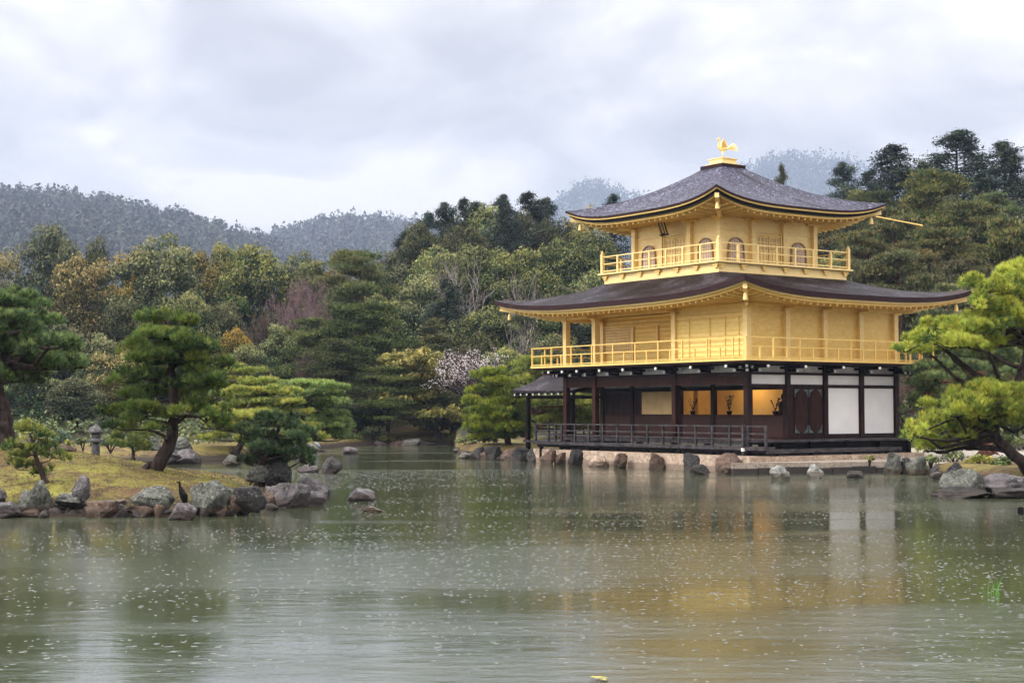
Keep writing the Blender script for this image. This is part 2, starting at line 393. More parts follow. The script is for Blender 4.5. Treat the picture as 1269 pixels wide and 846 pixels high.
terrain = link_mesh('terrain', np.stack([LX, LY, ZZ], -1).reshape(-1, 3), [grid_faces(*DD.shape)], MAT['ground'], smooth=True, col=colr)
tag(terrain, kind='structure')
gm = MB(); gm.add([(*(CAM+HF*a+HR*b)[:2], -1.3) for a, b in ((-80, -2350), (-80, 2350), (4550, 2350), (4550, -2350))], [(0, 1, 2, 3)])
tag(gm.build('ground', simple('far_soil', (.03, .035, .02), (.06, .06, .03), .1, .9)), kind='structure')

# the islet in the pond
ISL = [(-420, 36), (-200, 33.4), (-80, 33.7), (0, 34.3), (130, 34.5), (230, 34.3), (300, 35.2), (335, 36.8), (388, 39.6), (402, 42.5), (388, 45.5), (330, 48), (230, 51), (100, 55), (-20, 58), (-200, 60), (-420, 56)]
ISLW = np.array([gp(*q) for q in ISL])
def poly_dist(x, y, P):
    """signed distance, inside positive"""
    d = np.full(np.shape(x), 1e9); ins = np.zeros(np.shape(x), bool)
    for i in range(len(P)):
        a = P[i]; b = P[(i+1) % len(P)]; ab = b-a
        t = np.clip(((x-a[0])*ab[0]+(y-a[1])*ab[1])/(ab@ab), 0, 1)
        d = np.minimum(d, np.hypot(x-a[0]-t*ab[0], y-a[1]-t*ab[1]))
        c = ((a[1] > y) != (b[1] > y)) & (x < (b[0]-a[0])*(y-a[1])/(b[1]-a[1]+1e-12)+a[0]); ins ^= c
    return np.where(ins, d, -d)
def isl_z(x, y):
    x = np.asarray(x, float); y = np.asarray(y, float)
    d = poly_dist(x, y, ISLW)
    v = (x-CAM[0])*HF[0]+(y-CAM[1])*HF[1]; l = (x-CAM[0])*HR[0]+(y-CAM[1])*HR[1]; px = 634.5+l/v*FPX
    A = interp(px, [-300, 60, 200, 300, 400], [1.05, .98, .80, .45, .1])
    z = -.75+sm(-.9, .35, d)*.83 + sm(1.0, 2.6, d)*.38 + sm(.8, 9, d)*A
    return z+(vnoise(x, y, .7, 4)-.5)*.14*sm(.3, 2, d)+(vnoise(x, y, 2.6, 5)-.5)*.05*sm(.2, 1, d)
Ds = np.linspace(31.5, 63, 190); Ps = np.linspace(-480, 440, 230)
DD, PP = np.meshgrid(Ds, Ps, indexing='ij')
LX = CAM[0]+HF[0]*DD+HR[0]*(PP-634.5)/FPX*DD; LY = CAM[1]+HF[1]*DD+HR[1]*(PP-634.5)/FPX*DD
IZ = isl_z(LX, LY)
mossy = np.clip(.5+1.5*(vnoise(LX, LY, .35, 9)-.45)+(PP < 150)*.25-.1, 0, 1)
isl = link_mesh('island_ground', np.stack([LX, LY, IZ], -1).reshape(-1, 3), [grid_faces(*DD.shape)], MAT['ground'], smooth=True,
                col=np.stack([mossy+.15, LX*0, LX*0], -1).reshape(-1, 3))
tag(isl, kind='structure')
def island_z(px, D): x, y = gp(px, D); return float(isl_z(x, y))
def hit(fn, px, py, D0=33., D1=62.):
    """first distance where the view ray through (px,py) meets the height function"""
    for D in np.arange(D0, D1, .15):
        if at(px, py, D)[2] <= fn(px, D): return D
    return D1

# water
def water_mat():
    m, t, b = new_mat('pond_water', .07, 0, .5)
    b.inputs['IOR'].default_value = 2.4
    g = t.nodes.new('ShaderNodeNewGeometry'); 
    mp = t.nodes.new('ShaderNodeMapping'); mp.vector_type = 'POINT'; mp.inputs['Rotation'].default_value = (0, 0, -YAW)
    t.links.new(g.outputs['Position'], mp.inputs[0]); v = mp.outputs[0]         # x across the view, y away
    def st(sx, sy):
        q = t.nodes.new('ShaderNodeMapping'); q.inputs['Scale'].default_value = (sx, sy, 1); t.links.new(v, q.inputs[0]); return q.outputs[0]
    murk = noisen(t, st(.05, .09), 1.0, 3)
    c = ramp(t, [(.35, (.038, .047, .026)), (.65, (.056, .064, .040))]); t.links.new(murk, c.inputs[0]); t.links.new(c.outputs[0], b.inputs['Base Color'])
    # wind-ruffled lanes
    gust = noisen(t, st(.035, .16), 1.0, 4, .55, .6)
    gr = ramp(t, [(.50, 0.0), (.60, 1.0)]); t.links.new(gust, gr.inputs[0])
    ro = mathn(t, 'ADD', mathn(t, 'MULTIPLY', gr.outputs[0], .11), .05); t.links.new(ro, b.inputs['Roughness'])
    w1 = noisen(t, st(.9, 2.2), 1.6, 3, .5); w2 = noisen(t, st(1.4, 3.0), 5.5, 3, .6)
    # rings left by raindrops
    vor = nn(t, 'ShaderNodeTexVoronoi', i_Scale=3.3); t.links.new(v, vor.inputs['Vector'])
    d = vor.outputs['Distance']
    ringw = mathn(t, 'SINE', mathn(t, 'MULTIPLY', d, 60.0))
    fall = mathn(t, 'SUBTRACT', 1.0, mathn(t, 'MULTIPLY', d, 2.6), True)
    sc = t.nodes.new('ShaderNodeSeparateColor'); t.links.new(vor.outputs['Color'], sc.inputs[0])
    ring = mathn(t, 'MULTIPLY', mathn(t, 'MULTIPLY', ringw, fall), mathn(t, 'GREATER_THAN', sc.outputs[0], .35))
    h = mathn(t, 'ADD', mathn(t, 'MULTIPLY', w1, 1.0), mathn(t, 'MULTIPLY', w2, .34))
    h = mathn(t, 'ADD', h, mathn(t, 'MULTIPLY', ring, .06))
    bm_ = nn(t, 'ShaderNodeBump', i_Distance=.02); t.links.new(h, bm_.inputs['Height'])
    t.links.new(mathn(t, 'ADD', mathn(t, 'MULTIPLY', gr.outputs[0], .30), .21), bm_.inputs['Strength'])
    t.links.new(bm_.outputs[0], b.inputs['Normal'])
    return m
def plan(D, l): q = CAM+HF*D+HR*l; return (q[0], q[1], 0.0)
wm = MB(); wm.add([plan(-60, -110), plan(-60, 110), plan(108, 110), plan(108, -110)], [(0, 1, 2, 3)])
tag(wm.build('water', water_mat()), kind='structure')

# raindrops striking the pond: little crowns of thrown water
rng = np.random.default_rng(5)
def splashes():
    N = 34000
    D = np.sqrt(rng.uniform(12.5**2, 62**2, N)); lat = rng.uniform(-.37, .37, N)*D
    dens = vnoise(D*1.7, lat*.6, .35, 3); keep = dens > rng.uniform(.15, .80, N)
    D = D[keep]; lat = lat[keep]
    p = CAM[None, :]+HF[None, :]*D[:, None]+HR[None, :]*lat[:, None]; p[:, 2] = 0
    px = 634.5+lat/D*FPX; e = D-interp(px, SH_X, SH_D)
    ok = (e < -.8) & (poly_dist(p[:, 0], p[:, 1], ISLW) < -.8)
    p = p[ok]; n = len(p); k = 7
    r = rng.uniform(.012, .030, n)*rng.choice([1, 1, 1.6], n); h = rng.uniform(.0010, .0038, n)
    an = np.arange(k)*2*PI/k
    v = np.zeros((n, k*2, 3))
    for j, (rf, hf) in enumerate(((1.0, -.2), (.55, 1.0))):
        v[:, j*k:(j+1)*k, 0] = p[:, 0, None]+r[:, None]*rf*np.cos(an)
        v[:, j*k:(j+1)*k, 1] = p[:, 1, None]+r[:, None]*rf*np.sin(an)
        v[:, j*k:(j+1)*k, 2] = h[:, None]*hf+.001
    base = (np.arange(n)*k*2)[:, None]
    q = np.stack([base+np.arange(k), base+(np.arange(k)+1) % k, base+k+(np.arange(k)+1) % k, base+k+np.arange(k)], -1).reshape(-1, 4)
    top = base+k+np.arange(k)[None, :]
    m, t, b = new_mat('thrown_water', .12, 0, 1.0); b.inputs['Base Color'].default_value = (.07, .075, .065, 1)
    o = link_mesh('raindrop_splashes', v.reshape(-1, 3), [q, top], m, smooth=True)
    tag(o, 'small splash marks of rain all over the pond surface', 'rain splashes', kind='stuff')
splashes()

# ------------------------------------------------------------------ the pavilion
B = 2.128; L = 5.5*B; W = 4*B; CX, CY = -5.864, 4.239
pav = empty('golden_pavilion', (CX, CY, 0.45), 'three storey golden pavilion with two dark shingle roofs standing at the edge of the pond', 'pavilion')
def part(mb, name, mat, parent=pav, smooth=False, label=None):
    o = mb.build(name, MAT[mat] if isinstance(mat, str) else mat, parent, smooth)
    if label: o['label'] = label
    return o
class Eave:
    def __init__(s, x0, x1, y0, y1, zm, lift, p=3.6): s.x0, s.x1, s.y0, s.y1, s.zm, s.lift, s.p = x0, x1, y0, y1, zm, lift, p
    def z(s, q): return s.zm+s.lift*abs(q)**s.p
    def corners(s, i=0): return [(s.x0+i, s.y0+i), (s.x1-i, s.y0+i), (s.x1-i, s.y1-i), (s.x0+i, s.y1-i)]
    def loop(s, i, n=28):
        c = s.corners(i); out = []
        for k in range(4):
            a, b = c[k], c[(k+1) % 4]
            for j in range(n):
                q = -math.cos(PI*j/n)
                q2 = (q+1)/2; out.append((a[0]+(b[0]-a[0])*q2, a[1]+(b[1]-a[1])*q2, s.z(q)))
        return out
    def strip(s, i0, i1, zt, zb, n=28):
        """ring with a rectangular section hugging the curved eave"""
        m = MB(); A = s.loop(i0, n); Bn = s.loop(i1, n); N = len(A)
        v = [(x, y, z+zt) for x, y, z in A]+[(x, y, z+zb) for x, y, z in A]+[(x, y, z+zb) for x, y, z in Bn]+[(x, y, z+zt) for x, y, z in Bn]
        f = []
        for j in range(N):
            k = (j+1) % N
            for r in range(4): f.append((r*N+j, r*N+k, ((r+1) % 4)*N+k, ((r+1) % 4)*N+j))
        return m.add(v, f)
def roof_surface(E, inner, ztop, g=lambda t: .55*t+.45*t*t, n=28, nt_=14, off=0.0):
    m = MB(); c = E.corners(); ci = inner
    for k in range(4):
        a, b = c[k], c[(k+1) % 4]; a2, b2 = ci[k], ci[(k+1) % 4]; v = []; f = []
        for j in range(n+1):
            q = -math.cos(PI*j/n); w = (q+1)/2
            for i in range(nt_+1):
                t = i/nt_
                ex = a[0]+(b[0]-a[0])*w; ey = a[1]+(b[1]-a[1])*w; ix = a2[0]+(b2[0]-a2[0])*w; iy = a2[1]+(b2[1]-a2[1])*w
                z = E.zm+(ztop-E.zm)*g(t)+E.lift*abs(q)**E.p*(1-t)**2.2
                v.append((ex+(ix-ex)*t, ey+(iy-ey)*t, z+off))
        for j in range(n):
            for i in range(nt_): p_ = j*(nt_+1)+i; f.append((p_, p_+nt_+1, p_+nt_+2, p_+1))
        m.add(v, f)
    return m
def sq(h): return [(CX-h, CY-h), (CX+h, CY-h), (CX+h, CY+h), (CX-h, CY+h)]
def weld(o):
    bm = bmesh.new(); bm.from_mesh(o.data); bmesh.ops.remove_doubles(bm, verts=bm.verts, dist=.0005); bmesh.ops.recalc_face_normals(bm, faces=bm.faces); bm.to_mesh(o.data); bm.free()
def make_roof(E, inner, ztop, layers, matname, wall, zin, label, soff_i, soff_z, g=None):
    r = part(roof_surface(E, inner, ztop, g or (lambda t: .55*t+.45*t*t)), 'roof', matname, smooth=True, label=label); weld(r)
    for nm, mt, i0, i1, zt, zb in layers: part(E.strip(i0, i1, zt, zb), nm, mt, r)
    # soffit from behind the fascia in to the wall head
    A = E.loop(soff_i); N = len(A); n = N//4; inn = []
    wc = [(wall[0], wall[2]), (wall[1], wall[2]), (wall[1], wall[3]), (wall[0], wall[3])]
    for k in range(4):
        a, b = wc[k], wc[(k+1) % 4]
        for j in range(n):
            w = (-math.cos(PI*j/n)+1)/2; inn.append((a[0]+(b[0]-a[0])*w, a[1]+(b[1]-a[1])*w, zin))
    m = MB(); m.add([(x, y, z+soff_z) for x, y, z in A]+inn, [(j, (j+1) % N, N+(j+1) % N, N+j) for j in range(N)])
    m.add([(wall[0], wall[2], zin), (wall[1], wall[2], zin), (wall[1], wall[3], zin), (wall[0], wall[3], zin)], [(0, 1, 2, 3)])
    part(m, 'soffit', 'gold_soffit', r)
    # rafters, parallel, trimmed on the hip lines
    m = MB(); x0, x1, y0, y1 = E.x0+soff_i, E.x1-soff_i, E.y0+soff_i, E.y1-soff_i
    def zat(c, lo, hi): return E.z((c-(lo+hi)/2)/((hi-lo)/2))+soff_z
    sp = .36
    for c in np.arange(x0+.25, x1-.1, sp):
        for yo, yw in ((y0, wall[2]), (y1, wall[3])):
            ov = max(wall[0]-c, c-wall[1], 0)/max(wall[0]-x0, x1-wall[1]); 
            ys = yw+(yo-yw)*ov
            if abs(yo-ys) < .3: continue
            ze = zat(c, x0, x1); zs = zin+(ze-zin)*ov
            m.bar((c, ys, zs-.045), (c, yo+.0*(yo-yw), ze-.045), .085, .09)
    for c in np.arange(y0+.25, y1-.1, sp):
        for xo, xw in ((x0, wall[0]), (x1, wall[1])):
            ov = max(wall[2]-c, c-wall[3], 0)/max(wall[2]-y0, y1-wall[3])
            xs = xw+(xo-xw)*ov
            if abs(xo-xs) < .3: continue
            ze = zat(c, y0, y1); zs = zin+(ze-zin)*ov
            m.bar((xs, c, zs-.045), (xo, c, ze-.045), .085, .09)
    part(m, 'rafters', 'gold', r)
    # hip rafters running out under each corner, and the wind bells that hang there
    for k, (cx_, cy_) in enumerate(E.corners(soff_i-.22)):
        wx, wy = wc[k]; m = MB(); m.bar((wx, wy, zin-.12), (cx_, cy_, E.z(1)+soff_z-.02), .17, .2)
        part(m, 'hip_rafter', 'gold_pale', r)
        dx, dy = np.sign(cx_-wx), np.sign(cy_-wy); bx_, by_ = cx_-dx*.3, cy_-dy*.3; zb = E.z(1)+soff_z-.14
        m = MB(); m.tube([(bx_, by_, zb), (bx_, by_, zb-.1)], .012, 5)
        m.lathe((bx_, by_, zb-.38), [(.095, 0), (.09, .05), (.07, .2), (.045, .27), (.01, .29)], 10); part(m, 'wind_bell', 'gold_pale', r)
    return r
E1 = Eave(-L-2.5, 2.25, -2.25, W+2.35, 6.90, .50)
roof1 = make_roof(E1, sq(3.62), 8.02, [('bark_edge', 'barkedge', 0, .5, -.004, -.20), ('gold_fascia', 'gold_pale', .13, .6, -.203, -.27), ('gold_fascia', 'gold', .30, .8, -.273, -.37)],
                  'shingle_b', (-L, 0, 0, W), 6.66, 'lower brown shingle roof', .42, -.37)
E2 = Eave(CX-4.957, CX+4.957, CY-4.957, CY+4.957, 10.74, .54)
roof2 = make_roof(E2, sq(.60), 13.0, [('bark_edge', 'barkedge', 0, .4, -.004, -.085), ('gold_fascia', 'gold', .05, .5, -.088, -.15), ('bark_edge', 'black', .14, .6, -.153, -.27), ('gold_fascia', 'gold_soffit', .28, .8, -.273, -.37)],
                  'shingle', (CX-2.75, CX+2.75, CY-2.75, CY+2.75), 10.52, 'upper grey violet shingle roof', .40, -.37, g=lambda t: .62*t+.38*t*t)
# cap, gold box and phoenix on the summit
m = MB(); m.box(CX-.70, CX+.70, CY-.70, CY+.70, 12.93, 13.09); part(m, 'roof_cap', 'barkedge', roof2)
m = MB(); m.box(CX-.54, CX+.54, CY-.54, CY+.54, 13.093, 13.15); m.box(CX-.42, CX+.42, CY-.42, CY+.42, 13.15, 13.36); m.box(CX-.46, CX+.46, CY-.46, CY+.46, 13.36, 13.40)
m.box(CX-.17, CX+.17, CY-.17, CY+.17, 13.40, 13.46)
part(m, 'gold_pedestal', 'gold_pale', roof2)
# phoenix: looks left in the view, so along -HR
ph = empty('phoenix', (0, 0, 13.01)); ph.parent = pav; 
fx = -HR; sx = HF   # forward and sideways of the bird
def bp(f, s_, z): return (CX+fx[0]*f+sx[0]*s_, CY+fx[1]*f+sx[1]*s_, 13.46+z)
m = MB()
m.tube([bp(-.22, 0, .40), bp(-.14, 0, .38), bp(0, 0, .36), bp(.10, 0, .40), bp(.17, 0, .48), bp(.17, 0, .60), bp(.13, 0, .72), bp(.14, 0, .80), bp(.19, 0, .84), bp(.235, 0, .82), bp(.29, 0, .80)],
       [.02, .06, .09, .085, .06, .036, .028, .03, .038, .024, .004], 8)
m.tube([bp(.14, 0, .85), bp(.11, 0, .93), bp(.14, 0, .97)], [.02, .012, .003], 5)
m.tube([bp(.19, 0, .78), bp(.19, 0, .73)], [.018, .008], 5)
for q in (-.05, .05):
    m.tube([bp(.02, q, .30), bp(.0, q, .16), bp(.02, q, .0)], [.035, .014, .014], 6)
    for a in (-.06, 0, .07): m.tube([bp(.02, q, .015), bp(.10, q+a*.6, .0)], [.012, .006], 4)
def setpav(o): return o
pb = part(m, 'body', 'gold', ph, smooth=True)
for q in (-1, 1):
    m = MB()
    for i in range(6):
        t = i/5; b0 = bp(.06-.22*t, .07*q, .45); tp = bp(-.16-.16*t+.1, (.16+.10*(1-t))*q, .86-.34*t)
        mid = tuple((np.array(b0)+np.array(tp))/2+np.array([fx[0]*.03, fx[1]*.03, .03]))
        m.tube([b0, mid, tp], [.025, .035, .008], 5)
    part(m, 'wing', 'gold', ph)
m = MB()
for i in range(9):
    t = i/8; a = rad(-8+62*t); s_ = (i % 3-1)*.07
    pts = [bp(-.18, 0, .40)]+[bp(-.18-.42*k/4*math.cos(a)-.02*k, s_*k/4, .40+.40*k/4*math.sin(a)-.018*k*k/4) for k in range(1, 5)]
    m.tube(pts, [.018, .013, .016, .02, .006], 4)
part(m, 'tail', 'gold_pale', ph)
# wire down the east slope, water spout on the far corner
m = MB(); pts = []
for t in np.linspace(0.0, 1.0, 14):
    T = 1-t; g = .62*T+.38*T*T
    y = CY-.1+(CY+1.3-(CY-.1))*t; x = CX+4.957+( .60-4.957)*T
    pts.append((x, y+.0, E2.zm+(13.0-E2.zm)*g+.03))
m.tube(pts, .014, 5); part(m, 'lightning_wire', 'lanternstone', roof2)
m = MB(); a_ = on(1086, 268.5, 10.98); b_ = on(1143, 279.5, 10.72); m.tube([a_, (a_+b_)/2, b_], [.03, .03, .035], 6); part(m, 'rain_spout', 'gold', roof2)

def rail(parent, name, path, z0, zs, spacing, pw, rw, mat, finial=0.0, closed=False, short=None, name_post='post'):
    m = MB(); P_ = [np.array(p, float) for p in path]
    segs = list(zip(P_, P_[1:]+([P_[0]] if closed else []))) if closed else list(zip(P_, P_[1:]))
    for a, b in segs:
        d = (b-a)/np.linalg.norm(b-a)
        for i, z in enumerate(zs):
            ex = rw*.5 if i < len(zs)-1 else rw*1.6
            w = rw*(1.0 if i < len(zs)-1 else 1.15)
            m.bar((*(a-d*ex), z0+z), (*(b+d*ex), z0+z-.0), w, w*.9)
    r = part(m, name, mat, parent)
    for a, b in segs:
        Ls = np.linalg.norm(b-a); n = max(1, round(Ls/spacing))
        for k in range(n+1):
            if k == n and (closed or b is not P_[-1]): continue
            q = a+(b-a)*k/n; corner = (k == 0 or k == n)
            h = zs[-1]-.005
            if short and not corner and k % 2: h = zs[short-1]
            mm = MB(); w = pw*(1.5 if corner and finial else 1)
            mm.box(q[0]-w/2, q[0]+w/2, q[1]-w/2, q[1]+w/2, z0, z0+h+(finial*.55 if corner else 0))
            if corner and finial: mm.lathe((q[0], q[1], z0+h+finial*.55), [(w*.55, 0), (w*.62, finial*.12), (w*.35, finial*.35), (.004, finial*.6)], 8)
            part(mm, name_post, mat, r)
    return r
MAT['gold_frame'] = simple('dull_gilt_frame', (.30, .17, .05), (.45, .27, .09), 5, .5)
# ---- third storey
s3 = 2.75; Z3 = 8.43
m = MB(); m.box(CX-s3+.05, CX+s3-.05, CY-s3+.05, CY+s3-.05, 8.3, 10.55); part(m, 'upper_wall', 'gold_pale')
m = MB(); m.box(CX-3.93, CX+3.93, CY-3.93, CY+3.93, 8.36, 8.43); part(m, 'balcony_floor', 'gold_pale')
m = MB(); m.box(CX-3.72, CX+3.72, CY-3.72, CY+3.72, 7.96, 8.357); part(m, 'balcony_skirt', 'gold_pale')
for k in range(7):
    u = -3.6+7.2*k/6
    for fx_, fy_ in ((CX+u, CY-3.72), (CX+3.72, CY+u)):
        m = MB(); south = fy_ < CY-3.7
        if south: m.box(fx_-.16, fx_+.16, fy_-.10, fy_-.003, 8.24, 8.32); m.box(fx_-.09, fx_+.09, fy_-.08, fy_-.003, 8.14, 8.24)
        else: m.box(fx_+.003, fx_+.10, fy_-.16, fy_+.16, 8.24, 8.32); m.box(fx_+.003, fx_+.08, fy_-.09, fy_+.09, 8.14, 8.24)
        part(m, 'bracket', 'gold')
for i, (ax, ay) in enumerate([(a, b) for a in (-s3, -s3/3, s3/3, s3) for b in (-s3, -s3/3, s3/3, s3) if max(abs(a), abs(b)) == s3]):
    m = MB(); m.box(CX+ax-.115, CX+ax+.115, CY+ay-.115, CY+ay+.115, 8.433, 10.26); 
    part(m, 'post', 'gold_pale')
    m = MB(); ox, oy = (np.sign(ax) if abs(ax) == s3 else 0), (np.sign(ay) if abs(ay) == s3 else 0)
    m.box(CX+ax-.16, CX+ax+.16, CY+ay-.16, CY+ay+.16, 10.26, 10.34)
    m.bar((CX+ax, CY+ay, 10.38), (CX+ax+ox*.55, CY+ay+oy*.55, 10.38), .11, .1)
    tx, ty = (1, 0) if oy and not ox else (0, 1)
    m.box(CX+ax-.12-.3*tx, CX+ax+.12+.3*tx, CY+ay-.12-.3*ty, CY+ay+.12+.3*ty, 10.34, 10.42)
    m.box(CX+ax+ox*.5-.08, CX+ax+ox*.5+.08, CY+ay+oy*.5-.08, CY+ay+oy*.5+.08, 10.43, 10.52)
    part(m, 'bracket', 'gold_soffit')
m = MB(); 
for z_ in (9.86,):
    m.box(CX-s3-.01, CX+s3+.01, CY-s3-.01, CY+s3+.01, z_, z_+.05)
m.box(CX-s3-.03, CX+s3+.03, CY-s3-.03, CY+s3+.03, 8.433, 8.52)
part(m, 'wall_rail', 'gold_pale')
rail(pav, 'upper_railing', [(CX-3.775, CY-3.775), (CX+3.775, CY-3.775), (CX+3.775, CY+3.775), (CX-3.775, CY+3.775)], 8.43, (.10, .42, .74), 1.08, .09, .045, 'gold_pale', finial=.26, closed=True)
class Face:
    def __init__(s, o, u, n): s.o = np.array(o, float); s.u = np.array(u, float); s.n = np.array(n, float)
    def p(s, a, z, out): q = s.o+s.u*a+s.n*out; return (q[0], q[1], z)
    def box(s, m, a0, a1, z0, z1, o0, o1):
        p = s.p(a0, z0, o0); q = s.p(a1, z1, o1)
        return m.box(min(p[0], q[0]), max(p[0], q[0]), min(p[1], q[1]), max(p[1], q[1]), z0, z1)
S3f = Face((CX, CY-s3+.05), (1, 0), (0, -1)); E3f = Face((CX+s3-.05, CY), (0, 1), (1, 0))
N3f = Face((CX, CY+s3-.05), (-1, 0), (0, 1)); W3f = Face((CX-s3+.05, CY), (0, -1), (-1, 0))
def bell(h0, h1, w):
    """outline of a bell shaped temple window"""
    pts = [(-w/2*1.06, h0), (-w/2*.98, h0+(h1-h0)*.45)]
    for a in np.linspace(0, 1, 9)[1:]:
        an = PI*(1-a*.5); pts.append((w/2*.97*math.cos(an), h0+(h1-h0)*(.55+.45*math.sin(an)**.85)))
    return pts+[(-x, z) for x, z in pts[::-1][1:]]
def outline_prism(m, F_, c, pts, o0, o1):
    n = len(pts); v = [F_.p(c+a, z, o0) for a, z in pts]+[F_.p(c+a, z, o1) for a, z in pts]
    m.add(v, [tuple(range(n)), tuple(range(n, 2*n))[::-1]]+[(i, (i+1) % n, n+(i+1) % n, n+i) for i in range(n)])
for F_ in (S3f, E3f, N3f, W3f):
    for c in (-s3*2/3, s3*2/3):
        o_ = bell(8.54, 9.58, .94); i_ = [(a*.90, 8.56+(z-8.56)*.965+.0) for a, z in o_]
        m = MB(); n = len(o_)
        v = [F_.p(c+a, z, d) for d in (.003, .07) for a, z in o_]+[F_.p(c+a, z, d) for d in (.003, .07) for a, z in i_]
        f = [] 
        for k in range(n-1):
            f += [(n+k, n+k+1, 3*n+k+1, 3*n+k), (k, k+1, n+k+1, n+k), (2*n+k, 2*n+k+1, 3*n+k+1, 3*n+k)]
        m.add(v, f); w_ = part(m, 'arched_window', 'gold_frame')
        m = MB(); outline_prism(m, F_, c, [(a*.99, z) for a, z in i_], .0, .018); part(m, 'pane', 'pinegrid', w_)
        m = MB()
        for a in (-.27, -.14, 0, .14, .27):
            top = 8.56+.93*(.55+.45*math.sqrt(max(0, 1-(a/.40)**2)))
            F_.box(m, c+a-.012, c+a+.012, 8.56, top, .02, .04)
        for z_ in np.arange(8.70, 9.3, .14): F_.box(m, c-.37, c+.37, z_-.010, z_+.010, .02, .038)
        part(m, 'lattice', 'gold_pale', w_)
    for c, w_ in ((-.36, .66), (.36, .66)):
        m = MB(); F_.box(m, c-w_/2, c+w_/2, 8.53, 9.72, .003, .05); d_ = part(m, 'door', 'gold_pale')
        m = MB(); F_.box(m, c-w_/2+.06, c+w_/2-.06, 9.15, 9.66, .052, .06); part(m, 'pane', 'screen', d_)
        m = MB()
        for a in (-w_/2+.03, -w_/6, w_/6, w_/2-.03): F_.box(m, c+a-.018, c+a+.018, 8.54, 9.71, .055, .085)
        for z_ in (8.56, 9.10, 9.28, 9.46, 9.69): F_.box(m, c-w_/2+.01, c+w_/2-.01, z_-.018, z_+.018, .055, .08)
        part(m, 'lattice', 'gold_pale', d_)
    m = MB(); F_.box(m, -.76, -.69, 8.53, 9.86, .003, .12); F_.box(m, .69, .76, 8.53, 9.86, .003, .12); F_.box(m, -.76, .76, 9.73, 9.80, .06, .1); part(m, 'door_frame', 'gold')
# name plaque under the south eave
pl = Vector((CX-.18, CY-s3-.62, 10.16))
m = MB(); m.box(-.23, .23, -.03, .03, -.30, .30); m.box(-.26, .26, -.05, .04, .29, .35); m.box(-.26, .26, -.05, .04, -.35, -.29)
plq = link_mesh('plaque', m.v, m.f, MAT['barkedge'], pav); plq.location = pl-Vector(pav.location); plq.rotation_euler = (rad(22), 0, 0)
m = MB(); m.box(-.20, -.16, -.045, -.031, -.28, .28); m.box(.16, .20, -.045, -.031, -.28, .28); link_mesh('gilt_border', m.v, m.f, MAT['gold'], plq)
fc = bpy.data.curves.new('lettering', 'FONT'); fc.body = '\u7a76\n\u7adf\n\u9802'; fc.size = .17; fc.space_line = .95; fc.align_x = 'CENTER'; fc.extrude = .002; fc.materials.append(MAT['gold'])
ft_ = bpy.data.objects.new('lettering_font', fc); COL.objects.link(ft_); bpy.context.view_layer.update(); lm_ = bpy.data.meshes.new_from_object(ft_.evaluated_get(bpy.context.evaluated_depsgraph_get())); bpy.data.objects.remove(ft_); lm_.name = 'lettering'
fo = bpy.data.objects.new('lettering', lm_); COL.objects.link(fo); fo.parent = plq; fo.location = (0, -.034, .10); fo.rotation_euler = (rad(90), 0, 0)

# ---- second storey
Z2 = 4.355
d2 = 1.17
m = MB(); m.box(-L-d2, d2, -d2, W+d2, 4.275, 4.355); part(m, 'second_floor', 'gold')
m = MB(); m.box(-L-d2+.08, d2-.08, -d2+.08, W+d2-.08, 4.20, 4.272); part(m, 'floor_beam', 'barkedge')
m = MB(); m.box(-2*B, -.05, .05, W-.05, 4.357, 6.6); part(m, 'east_room_wall', 'gold')
m = MB(); m.box(-L+.05, -2*B-.003, B+.05, W-.05, 4.357, 6.6); part(m, 'recessed_wall', 'gold_board')
m = MB(); m.box(-2*B+.02, -.06, .0, .048, 4.45, 6.30); part(m, 'shutter_wall', 'gold_board')
S2 = Face((0, .0), (1, 0), (0, -1)); E2f = Face((-.05, 0), (0, 1), (1, 0)); S2r = Face((0, B+.05), (1, 0), (0, -1))
m = MB()
for a in (-2*B+.9, -B, -B+.9, -.45): S2.box(m, a-.02, a+.02, 4.5, 6.1, .003, .03)
S2.box(m, -2*B, -.06, 6.08, 6.16, .003, .05); S2.box(m, -2*B, -.06, 5.28, 5.32, .003, .035)
part(m, 'shutter_battens', 'gold')
for x, y in [(-u*B, 0) for u in (0, 2, 4.5, 5.5)]+[(0, k*B) for k in (1, 2, 3, 4)]+[(-L, k*B) for k in (1, 2, 3, 4)]+[(-k*B, W) for k in (1, 2, 3, 4.5)]:
    m = MB(); m.box(x-.12, x+.12, y-.12, y+.12, 4.357, 6.34); part(m, 'post', 'gold_pale')
    m = MB(); ox = 1 if x == 0 else (-1 if x == -L else 0); oy = -1 if y == 0 else (1 if y == W else 0)
    m.box(x-.16, x+.16, y-.16, y+.16, 6.343, 6.43); m.bar((x, y, 6.48), (x+ox*.55, y+oy*.55, 6.48), .12, .1); part(m, 'bracket', 'gold')
m = MB(); m.box(-L-.04, .04, -.04, .04, 6.43, 6.58); m.box(-.04, .04, .04, W+.04, 6.43, 6.58); m.box(-L-.04, .04, W-.04, W+.03, 6.431, 6.579); m.box(-L-.04, -L+.04, .04, W-.04, 6.43, 6.58)
part(m, 'head_beam', 'gold')
m = MB(); E2f.box(m, .1, W-.1, 6.2, 6.3, .003, .04); E2f.box(m, .1, W-.1, 4.36, 4.5, .003, .05); part(m, 'wall_rail', 'gold')
